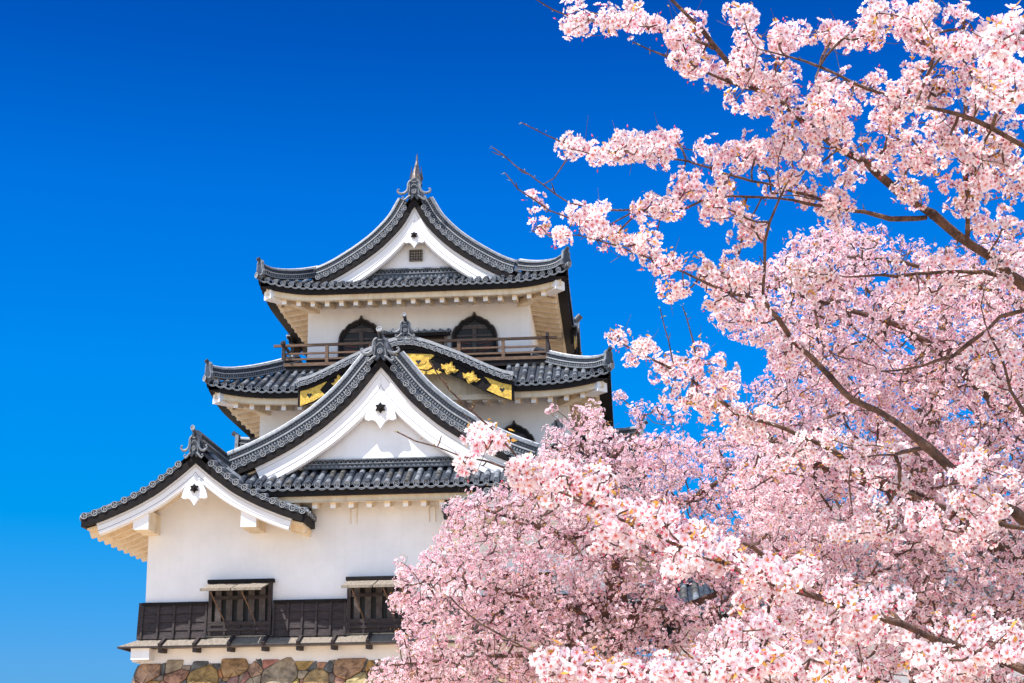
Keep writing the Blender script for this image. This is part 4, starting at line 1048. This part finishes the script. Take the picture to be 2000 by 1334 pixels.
def tree(name, label, trunk, limbs, clusters, lod, nf, rad, fs, pink, barkm, twig_r=.0035, alpha=.35, bare=(), seed=1):
    """trunk/limbs: lists of (Vector, radius). clusters join the nearest limb or twig, twigs thicken towards the limb"""
    r = np.random.default_rng(seed)
    root = empty(name, trunk[0][0]); tag(root, label, 'cherry tree', 'cherry trees in blossom')
    inv = Matrix.Translation(-Vector(trunk[0][0]))
    def put(o_): o_.parent = root; o_.matrix_parent_inverse = inv; return o_
    tb = MB(); P = smooth_path(trunk, .15); P = [(p+r.normal(scale=.012,size=3)*(1 if 0<i<len(P)-1 else 0), q*(1+.06*r.normal())) for i,(p,q) in enumerate(P)]
    tb.tube([Vector(p) for p,_ in P], [q for _,q in P], barkm, 12); put(smoothby(tb.build('trunk'), 60))
    nodes = []; owner = []; plen = []; rads = []; mbs = []
    for li, L_ in enumerate(limbs):
        P = smooth_path(L_, .06); mb = MB(); n = len(P)
        P = [(p+r.normal(scale=.0035,size=3)*(1 if 0<i<n-1 else 0), q*(1+.10*abs(r.normal()) if i%3 == 0 else q/q)*1.0 if False else q*(1+.11*r.normal())) for i,(p,q) in enumerate(P)]
        mb.tube([Vector(p) for p,_ in P], [max(.0022,q) for _,q in P], barkm, 8); mbs.append(mb)
        for p, q in P: nodes.append(p); owner.append(li); plen.append(0.0); rads.append(q)
        # knobs and short spurs along the limb
        for i in range(2, n-1, 2):
            p, q = P[i]
            if q < .012 or r.random() < .5:
                d = r.normal(size=3); d /= np.linalg.norm(d); L2 = r.uniform(.012,.05)
                mb.tube([Vector(p), Vector(p+d*(q+L2*.5)), Vector(p+d*(q+L2)+np.array([0,0,.008]))], [max(.002,q*.35), .0026, .0014], barkm, 5)
    N0 = len(nodes); A = np.array(nodes); 
    cl = clusters; M_ = len(cl); parent = np.full(M_, -1); best = np.full(M_, 1e9)
    allp = np.concatenate([A, cl]); PL = np.concatenate([np.zeros(N0), np.zeros(M_)]); own = np.concatenate([np.array(owner), np.full(M_, -1)])
    par = np.full(N0+M_, -1)
    for i in range(M_):
        d = np.linalg.norm(A-cl[i], axis=1); k = d.argmin(); best[i] = d[k]; parent[i] = k
    done = np.zeros(M_, bool); order = []
    for _ in range(M_):
        b_ = np.where(done, 1e9, best); i = int(b_.argmin()); done[i] = True; order.append(i); k = parent[i]
        par[N0+i] = k; own[N0+i] = own[k]; PL[N0+i] = PL[k]+np.linalg.norm(allp[k]-cl[i])
        d = np.linalg.norm(cl-cl[i], axis=1)+alpha*PL[N0+i]; m_ = (~done) & (d < best); best[m_] = d[m_]; parent[m_] = N0+i
    cnt = np.ones(N0+M_)
    for i in order[::-1]: cnt[par[N0+i]] += cnt[N0+i] if par[N0+i] >= N0 else 0
    for i in order:
        a = allp[par[N0+i]]; b_ = cl[i]; L_ = np.linalg.norm(b_-a); rr = twig_r*cnt[N0+i]**.42
        bow = r.normal(size=3); bow -= (b_-a)*bow.dot(b_-a)/(L_*L_+1e-9); bow *= .09*L_/(np.linalg.norm(bow)+1e-9); bow[2] -= .05*L_
        ra = min(rr*1.15, twig_r*cnt[par[N0+i]]**.42 if par[N0+i] >= N0 else max(rads[par[N0+i]]*.8, .002))
        pts = [Vector(a), Vector(a+(b_-a)*.35+bow), Vector(a+(b_-a)*.7+bow*.8+r.normal(size=3)*.02*L_), Vector(b_)]
        mbs[own[N0+i]].tube(pts, [ra, ra*.5+rr*.5, rr, rr*.7], barkm, 5 if lod == 0 else 4, cap=False)
        if r.random() < (.5 if lod == 0 else .25):   # short side spur
            d = r.normal(size=3); d /= np.linalg.norm(d); q = pts[2]; mbs[own[N0+i]].tube([q, q+Vector(d)*.06, q+Vector(d)*.12+Vector((0,0,.02))], [twig_r*.6,twig_r*.5,twig_r*.3], barkm, 4)
    for li, mb in enumerate(mbs):
        bo = put(smoothby(mb.build('branch'), 60))
        Fl = Flowers(); sel = cl[own[N0:] == li]; cluster_flowers(Fl, sel, lod, nf, rad, fs, pink, r)
        if li in bare:      # buds along the bare tip
            P = np.array([p for p,_ in smooth_path(limbs[li], .035)])[-bare[li]:]; d = r.normal(size=P.shape); d[:,2] += .6
            Fl.add(BUD, P+d*.004, d, np.full(len(P), .0085), np.array([(.55,.42,.14),(.36,.14,.08)]), np.ones((len(P),3))*(.8+.4*r.random((len(P),1))))
            Fl.add(LEAF, P[-2:], np.tile([0.,0,1],(2,1))+r.normal(scale=.3,size=(2,3)), np.full(2,.016), np.array([(.30,.42,.08),(.42,.45,.10)]), np.ones((2,3)))
        if Fl.co: Fl.build('blossoms', bo).matrix_parent_inverse = Matrix.Identity(4)
    return root

def limb(pts, px=True):
    """(x,y,dist,halfwidth px): missing dist / width interpolate"""
    idx = [i for i,p in enumerate(pts) if len(p) > 2]; o_ = []
    for i, p in enumerate(pts):
        d = np.interp(i, idx, [pts[j][2] for j in idx]); h = np.interp(i, idx, [pts[j][3] for j in idx])
        o_.append((at(p[0], p[1], float(d)), float(h)/FPX*float(d)))
    return o_
def joinlimb(start, sr, L_, mid=None):
    """carry a limb from the trunk to its first traced point"""
    a = Vector(start); b = L_[0][0]; return [(a, sr), (a+(b-a)*.5+Vector((0,0,.15)), (sr+L_[0][1])/2)]+L_

# --- near tree: its trunk stands right of the view, branches reach in from the right edge
tA = [(at(2750,1800,7.6)*1.0, .17)]
bA = Vector((tA[0][0].x, tA[0][0].y, 0)); topA = at(2500,600,7.4)
trunkA = [(bA+Vector((0,0,-.1)), .24),(bA+Vector((.03,.02,.5)), .19),(bA+Vector((-.05,.1,1.6)), .165),(bA+(topA-bA)*.72, .14),(topA, .10),(at(2430,200,7.2),.07),(at(2380,-300,7.0),.03)]
forkA = trunkA[3][0]; forkA2 = trunkA[2][0]; forkA3 = topA
LA = [
 joinlimb(forkA3, .06, limb([(2120,625,7.2,13),(2000,555,7.1,11),(1950,515),(1900,480,7,10),(1820,420,7,9),(1740,360,6.9,8),(1690,318),(1640,290),(1600,262,6.8,6.5),(1555,225,6.8,6),(1530,205),(1480,175,6.7,5.5),(1425,130,6.6,5),(1390,85,6.6,4.5),(1350,40,6.5,4),(1310,-5),(1270,-60,6.5,2)])),
 limb([(1808,425,7,5),(1740,425,6.9,5),(1690,415,6.9,4.5),(1640,409,6.9,3.8),(1580,398,6.8,3.2),(1520,388),(1460,383),(1400,388,6.7,2.3),(1340,405),(1280,412),(1210,410,6.6,1.9),(1160,408),(1110,395,6.5,1.6),(1060,360),(1010,325,6.5,1.3),(985,305),(962,288,6.5,.8)]),
 limb([(1240,412,6.6,1.9),(1190,436,6.6,1.7),(1120,428),(1075,410),(1040,390,6.5,1.4),(1012,370),(987,338,6.5,.8)]),
 limb([(1480,175,6.7,3),(1423,161,6.6,2.4),(1382,144),(1341,126),(1300,109,6.5,1.8),(1270,98),(1236,82,6.5,1)]),
 limb([(1395,95,6.6,4),(1378,88,6.6,3.4),(1333,71,6.6,3),(1300,66),(1266,52,6.5,2.6),(1236,45),(1195,41,6.5,2),(1150,38),(1112,34),(1082,22,6.4,1.4),(1049,0),(1010,-25,6.4,.8)]),
 limb([(1640,409,6.9,3.2),(1590,385,6.9,2.8),(1500,360),(1440,345,6.8,2.5),(1384,330),(1340,315,6.8,2.1),(1260,302),(1200,295,6.7,1.8),(1150,290),(1100,280,6.7,1.4),(1065,262),(1020,240,6.6,.8)]),
 joinlimb(trunkA[5][0], .04, limb([(2080,310,6.3,7),(1980,270,6.2,5),(1900,235,6.2,4.4),(1840,215),(1800,205),(1700,175,6.2,3.4),(1640,150),(1600,130,6.2,2.6),(1540,110),(1480,95,6.2,1.2)])),
 limb([(1888,478,7,5.2),(1892,400,6.9,5),(1888,340),(1886,230,6.8,4.2),(1885,120),(1884,0,6.6,3.6),(1880,-60,6.6,3)]),
 joinlimb(forkA3, .04, limb([(2080,575,7.2,7),(1960,540,7.1,4.5),(1900,530,7.1,4),(1820,532),(1720,540,7,3),(1600,536,7,1.2)])),
 joinlimb(forkA, .07, limb([(2120,1060,6.7,18),(1980,1000,6.6,11),(1900,955,6.6,9),(1840,900,6.6,9),(1787,852,6.6,8),(1715,805,6.6,7.5),(1668,780,6.6,7),(1622,737),(1588,699,6.6,6),(1549,665),(1520,622,6.6,5),(1490,588,6.5,4.2),(1430,572,6.5,3),(1380,552),(1330,530,6.5,2),(1270,505),(1200,478,6.4,1.4),(1130,458),(1080,461),(1040,452,6.4,.8)])),
 limb([(1490,588,6.5,3.4),(1492,517,6.5,3),(1502,432),(1525,382,6.4,2)]),
 joinlimb(forkA, .05, limb([(2100,590,7,7),(2000,605,7,5.5),(1953,618,7,5),(1928,641),(1894,671,7,4.5),(1860,697),(1830,705,7,3),(1775,720),(1720,725,7,1.4)])),
 joinlimb(forkA, .04, limb([(2070,870,6.9,6),(2000,805,6.8,4),(1974,762,6.8,3.6),(1960,716),(1935,660,6.8,2)])),
 joinlimb(forkA2, .05, limb([(2200,1080,8.6,8),(1900,1010,8.4,4.5),(1700,930,8.2,4),(1640,890,8.1,5),(1560,850),(1500,825,8,4),(1450,810),(1400,780,8,3.2),(1350,745),(1300,715,7.9,2.6),(1250,690),(1190,660,7.9,1)])),
 limb([(1361,750,8,2),(1362,700,8,1.6),(1352,660),(1342,625,8,1.2),(1333,598,8,.7)]),
 limb([(1318,725,8,2),(1310,690,8,1.4),(1300,640),(1289,602,8,.7)]),
 joinlimb(forkA2, .05, limb([(2200,1370,5.0,12),(1900,1270,4.9,8),(1700,1200,4.8,6),(1560,1160),(1450,1120,4.9,4.6),(1340,1075,4.9,4.2),(1250,1030,4.9,3.4),(1150,985),(1060,945,4.9,2.4),(1000,880,4.9,2.1),(960,840),(920,800,4.9,1.8),(880,765),(855,730),(838,702,4.9,1)])),
 limb([(1062,946,4.9,2.2),(1010,925,4.9,2),(950,905),(900,892,4.9,1.7),(850,872),(815,860),(775,843,4.9,.9)]),
 joinlimb(forkA2, .04, limb([(2200,1560,4.7,8),(1500,1335,4.6,4.5),(1300,1318,4.6,3.4),(1150,1300),(1060,1280,4.6,2.4),(980,1245),(900,1190,4.6,1.4),(878,1165,4.6,.8)])),
 limb([(2300,-120,4.2,12),(2120,-10,3.9,7),(2010,50,3.7,4),(1945,85,3.6,2)]),
 limb([(2300,-120,4.2,12),(2430,200,7.2,20)]),
]
cA = blobs([
 (1090,4,1165,75,6.4,9),(1160,0,1300,75,6.5,15),(1296,0,1385,110,6.6,13),(1409,0,1482,52,6.6,7),(1424,60,1500,165,6.7,12),(1300,90,1418,155,6.5,11),(1370,120,1500,180,6.6,11),(1418,184,1456,214,6.6,2),(1455,180,1515,238,6.7,6),
 (1094,252,1150,315,6.7,6),(1145,258,1277,325,6.7,15),(1259,246,1341,330,6.8,12),(1352,262,1500,335,6.8,18),(1307,319,1355,405,6.7,6),(1340,337,1460,440,6.7,16),(1225,380,1334,435,6.6,10),(1130,385,1215,480,6.5,9),(1160,445,1294,500,6.4,11),(1435,425,1500,505,6.6,8),
 (1240,490,1335,535,6.5,7),(1290,548,1350,590,6.5,4),(1060,450,1120,480,6.4,2),(1035,385,1060,400,6.5,1),(1105,400,1150,430,6.5,3),(1040,430,1075,450,6.5,1),
 (1496,25,1554,112,6.5,9),(1480,120,1570,200,6.7,13),(1547,40,1670,92,6.4,12),(1669,38,1831,97,6.4,16),(1680,0,1900,54,6.2,22),(1790,40,1930,125,6.2,18),(1745,105,2010,225,6.3,34),(1580,135,1808,235,6.3,27),(1660,218,2010,345,6.6,48),(1510,195,1670,315,6.7,25),(1480,262,1615,405,6.8,22),(1590,362,1700,445,6.8,11),(1750,345,1817,405,6.8,6),(1830,346,1930,430,6.9,9),(1894,398,2010,475,7,10),(1500,510,1640,600,7,10),
 (1380,560,1500,640,6.6,10),(1370,510,1500,570,6.6,12),(1500,640,1560,720,6.8,6),(1700,480,2010,600,7.1,22),
 (1186,645,1225,690,7.9,3),(1215,665,1290,720,7.9,9),(1270,690,1345,765,8,11),(1330,670,1400,750,8,8),(1340,740,1450,830,8,22),(1384,690,1440,760,8,9),(1420,790,1520,870,8.1,18),(1290,760,1360,800,8,4),(1500,830,1640,920,8.2,20),
 (910,832,985,885,4.9,7),(890,893,930,925,4.9,2),(990,890,1055,955,4.9,7),(1040,900,1200,1010,4.9,13),(1150,960,1330,1080,4.9,20),(1290,1020,1450,1140,4.9,20),(1420,1080,1620,1200,4.9,24),(1580,1140,1800,1260,4.9,26),(1760,1200,2010,1340,4.9,26),(1400,1190,1560,1250,4.8,10),
 (1840,880,2010,1010,6.2,22),(1760,960,1960,1080,6.3,22),(1640,860,1800,960,7.2,14),(1860,640,2010,780,6.9,14),(1580,960,1780,1060,7.2,16),
 (1030,1262,1150,1340,4.6,10),(1120,1290,1400,1345,4.6,22),(1380,1270,1700,1345,4.6,28),(1920,30,2010,130,3.7,7),(1900,90,2015,230,5.6,13),(1880,230,2015,390,6.3,16),(1740,250,1900,330,6.6,8),(1890,300,2015,400,6.8,9),(1600,300,1700,370,6.9,5),(1510,40,1560,110,6.5,4),(1330,480,1450,560,6.8,8)], 21)
for k in (-1,): pass
tree('cherry_tree', 'nearest cherry tree, its large pale blossoms on branches reaching in from the right edge', trunkA, LA, cA, 0, 13, .046, .0188, -.12, 'bark', .0024, bare={1:16,2:12,5:10,14:9,15:8,16:22,17:20,18:8,3:6,4:5,9:5,13:3}, seed=2)

# --- middle tree on the right
bB = at(2500,1600,11.5); bB = Vector((bB.x,bB.y,0)); fB_ = at(2250,1250,11.2)
trunkB = [(bB+Vector((0,0,-.1)),.30),(bB+Vector((0,0,.6)),.23),(fB_,.18),(at(2150,900,11),.13),(at(2100,500,11),.08),(at(2080,250,11),.03)]
LB = [joinlimb(fB_,.12,limb([(2150,1180,11,30),(2000,1100,10.8,17),(1850,1010,10.6,14),(1760,960,10.5,12),(1640,925,10.4,9),(1560,890,10.2,7),(1500,850,10.2,5),(1460,800,10.2,2)])),
 joinlimb(fB_,.10,limb([(2120,1280,11,20),(1960,1240,10.6,13),(1800,1210,10.5,10),(1700,1160,10.4,8),(1580,1130,10.3,6),(1450,1060,10.2,3)])),
 joinlimb(trunkB[3][0],.08,limb([(2080,860,10.8,14),(1960,800,10.6,9),(1850,700,10.5,7),(1760,640,10.4,6),(1640,600,10.4,4),(1500,560,10.2,2)])),
 joinlimb(trunkB[4][0],.06,limb([(2060,620,10.8,9),(1940,570,10.6,6),(1800,520,10.5,4),(1650,500,10.4,2)])),
 joinlimb(fB_,.09,limb([(2150,1420,10.8,20),(1950,1380,10.5,10),(1700,1330,10.4,7),(1480,1290,10.2,4),(1350,1300,10.2,2)]))]
polyB = [(1560,455),(1650,440),(1720,470),(1760,500),(1880,500),(2020,470),(2020,1350),(1300,1350),(1360,1260),(1500,1200),(1560,1130),(1480,1050),(1430,960),(1450,860),(1480,800),(1515,740),(1515,690),(1440,660),(1400,625),(1390,580),(1420,530),(1500,530)]
cB = scatter(polyB, 2150, 10.5, .9, 20, 31, thr=-.62, sc=120, holes=((1365,1165,62,42),(1335,1215,30,20),(1700,855,16,12),(1760,520,40,22),(1620,640,15,12),(1905,560,22,14)))
tree('cherry_tree', 'middle cherry tree filling the right half, dense mid-sized blossoms behind the nearest branches', trunkB, LB, cB, 1, 14, .056, .0180, -.08, 'bark2', .0030, seed=3)

# --- tree in front of the keep, rounded crown of small blossoms
bC = at(1230,1500,16.5); bC = Vector((bC.x,bC.y,0)); fC = at(1215,1230,16.4)
trunkC = [(bC+Vector((0,0,-.1)),.34),(bC+Vector((.02,0,.7)),.26),(fC,.13),(at(1190,1090,16.4),.08),(at(1180,960,16.4),.05),(at(1200,880,16.4),.03)]
LC = [joinlimb(fC,.12,limb([(1130,1190,16.2,10),(1050,1170,16.1,6),(960,1150,16,5),(880,1130,15.9,3),(820,1140,15.8,1.6)])),
 joinlimb(trunkC[3][0],.08,limb([(1110,1050,16.2,7),(1030,1020,16,5),(960,1000,15.8,3),(910,985,15.8,1.5)])),
 joinlimb(trunkC[3][0],.08,limb([(1260,1030,16.4,8),(1340,980,16.4,6),(1420,930,16.4,4),(1500,880,16.4,2)])),
 joinlimb(fC,.10,limb([(1300,1200,16.4,9),(1400,1160,16.4,6),(1480,1130,16.4,4),(1560,1090,16.4,2)])),
 joinlimb(fC,.09,limb([(1100,1270,16,8),(980,1280,15.8,5),(860,1290,15.7,3),(760,1300,15.6,1.4)])),
 limb([(1195,940,16.4,6),(1205,890,16.4,4),(1240,850,16.4,3),(1260,810,16.4,1.5)]),
 limb([(1195,940,16.4,5),(1150,890,16.3,4),(1130,850,16.2,2.4),(1150,800,16.2,1.4)])]
polyC = [(722,1350),(725,1312),(757,1290),(795,1278),(775,1254),(786,1226),(805,1200),(768,1190),(766,1168),(790,1150),(776,1118),(785,1102),(815,1112),(838,1070),(865,1042),(872,985),(912,962),(960,958),(1005,945),(1050,900),(1072,838),(1100,838),(1135,845),(1150,785),(1180,800),(1200,850),(1235,860),(1300,850),(1400,850),(1500,870),(1600,950),(1650,1100),(1700,1350)]
cC = scatter(polyC, 3600, 16.2, 1.2, 12.5, 41, thr=-1.15, sc=70, holes=((1360,1160,45,28),(1352,945,20,14),(1345,1000,15,12),(1310,1225,18,14)))
xC = blobs([(1189,766,1222,790,16.3,3),(1222,782,1270,826,16.3,8),(1240,820,1262,845,16.3,2),(1066,791,1094,813,16,2),(1098,810,1132,842,16,4),(1120,786,1150,812,16,3),(1270,770,1300,830,16.4,5),(1300,800,1340,850,16.4,6),(770,1085,788,1110,15.8,2),(765,1150,800,1190,15.8,5)], 43)
tree('cherry_tree', 'round-crowned cherry tree standing before the castle keep, smallest dense pink blossoms in the lower centre', trunkC, LC, np.concatenate([cC,xC]), 1, 15, .062, .0188, .08, 'bark2', .0034, seed=4)

# --- far tree behind the others on the right
bD = at(1820,1500,20); bD = Vector((bD.x,bD.y,0)); fD = at(1800,950,20)
trunkD = [(bD+Vector((0,0,-.1)),.36),(bD+Vector((0,0,1)),.27),(fD,.2),(at(1830,760,20),.12),(at(1850,600,20),.06),(at(1850,480,20),.02)]
LD = [joinlimb(fD,.12,limb([(1740,860,20,7),(1660,760,19.8,5),(1590,690,19.6,3),(1520,640,19.5,1.5)])),
 joinlimb(trunkD[3][0],.08,limb([(1760,640,20,5),(1690,560,19.8,3.4),(1640,490,19.7,1.5)])),
 joinlimb(trunkD[3][0],.08,limb([(1900,660,20,5),(1950,560,19.8,3.4),(1990,480,19.7,1.5)])),
 joinlimb(fD,.1,limb([(1900,900,20,6),(2000,850,20,4),(2050,800,20,2)])),
 joinlimb(fD,.1,limb([(1640,930,20,6),(1540,900,20,4),(1450,860,20,2)]))]
polyD = [(1430,840),(1450,760),(1500,720),(1530,640),(1520,560),(1580,500),(1610,440),(1700,430),(1780,470),(1900,470),(2030,440),(2030,1000),(1430,1000)]
cD = scatter(polyD, 1500, 20, 1.2, 14, 51, thr=-.9, sc=80)
tree('cherry_tree', 'farthest cherry tree at the right, tiny blossoms and dark twigs glimpsed between the nearer crowns', trunkD, LD, cD, 1, 12, .066, .0195, .30, 'bark2', .0045, seed=5)

# ================================================================== TILED TURRET SEEN THROUGH THE BLOSSOM
tur = empty('corner_turret', (6.0, 43, 0)); tag(tur, 'low white turret with a grey tiled roof glimpsed through the blossom at lower right', 'turret')
ti = Matrix.Translation((-6.0,-43,0))
def TK(o_): o_.parent = tur; o_.matrix_parent_inverse = ti; return o_
mb = MB(); mb.box((1.2,40,0),(11.5,46,5.3),'plaster'); TK(mb.build('wall'))
mb = MB(); mb.box((1.15,39.95,0),(11.55,40.0,1.6),'darkwood'); TK(mb.build('timber_skirting'))
mb = MB(); hft = lambda d: .50*d+.03*d*d
ETu = Eave(6.35, 43, 6.4, 4.2, 5.6, hft, up=.25, lc=2)
for k in range(4):
    S = ETu.S(k); n = int(2*S/SP); run = 4.15
    vs = []; 
    for i in range(25):
        a = -S+2*S*i/24
        for j in range(5):
            d = run*j/4; vs.append(ETu.P(k, max(-S+d, min(S-d, a)), d, -.02))
    mb.add(vs, [(i*5+j,(i+1)*5+j,(i+1)*5+j+1,i*5+j+1) for i in range(24) for j in range(4)], 'tile')
    for i in range(n+1):
        a = -S+2*S*i/n; dm = min(run, S-abs(a)-.05)
        if dm > .15: tile_row(mb, [ETu.P(k,a,-.02+(dm+.02)*j/4) for j in range(5)], ETu.along(k))
        mb.disc(ETu.P(k,a,-.03,-.01), ETu.out(k), R0, n=8, boss=False)
for sx in (-1,1):
    for sy in (-1,1):
        ridge(mb, [ETu.P(0 if sy < 0 else 2, (sx if sy < 0 else -sx)*(ETu.hx-d), d, .03) for d in np.linspace(.05,4.1,8)], .3, .34)
ridge(mb, [(x,43,8.2) for x in np.linspace(4.0,8.7,5)], .36, .5)
TK(smoothby(mb.build('roof')))
mb = MB(); 
for k in range(4):
    S = ETu.S(k); mb.sweep([ETu.P(k,a,.03)-Vector((0,0,hft(.03))) for a in np.linspace(-S+.03,S-.03,20)], [(0,-.27),(0,-.09),(-.14,-.09),(-.14,-.27)], ETu.out(k), Vector((0,0,1)), 'black')
TK(mb.build('eave_board'))
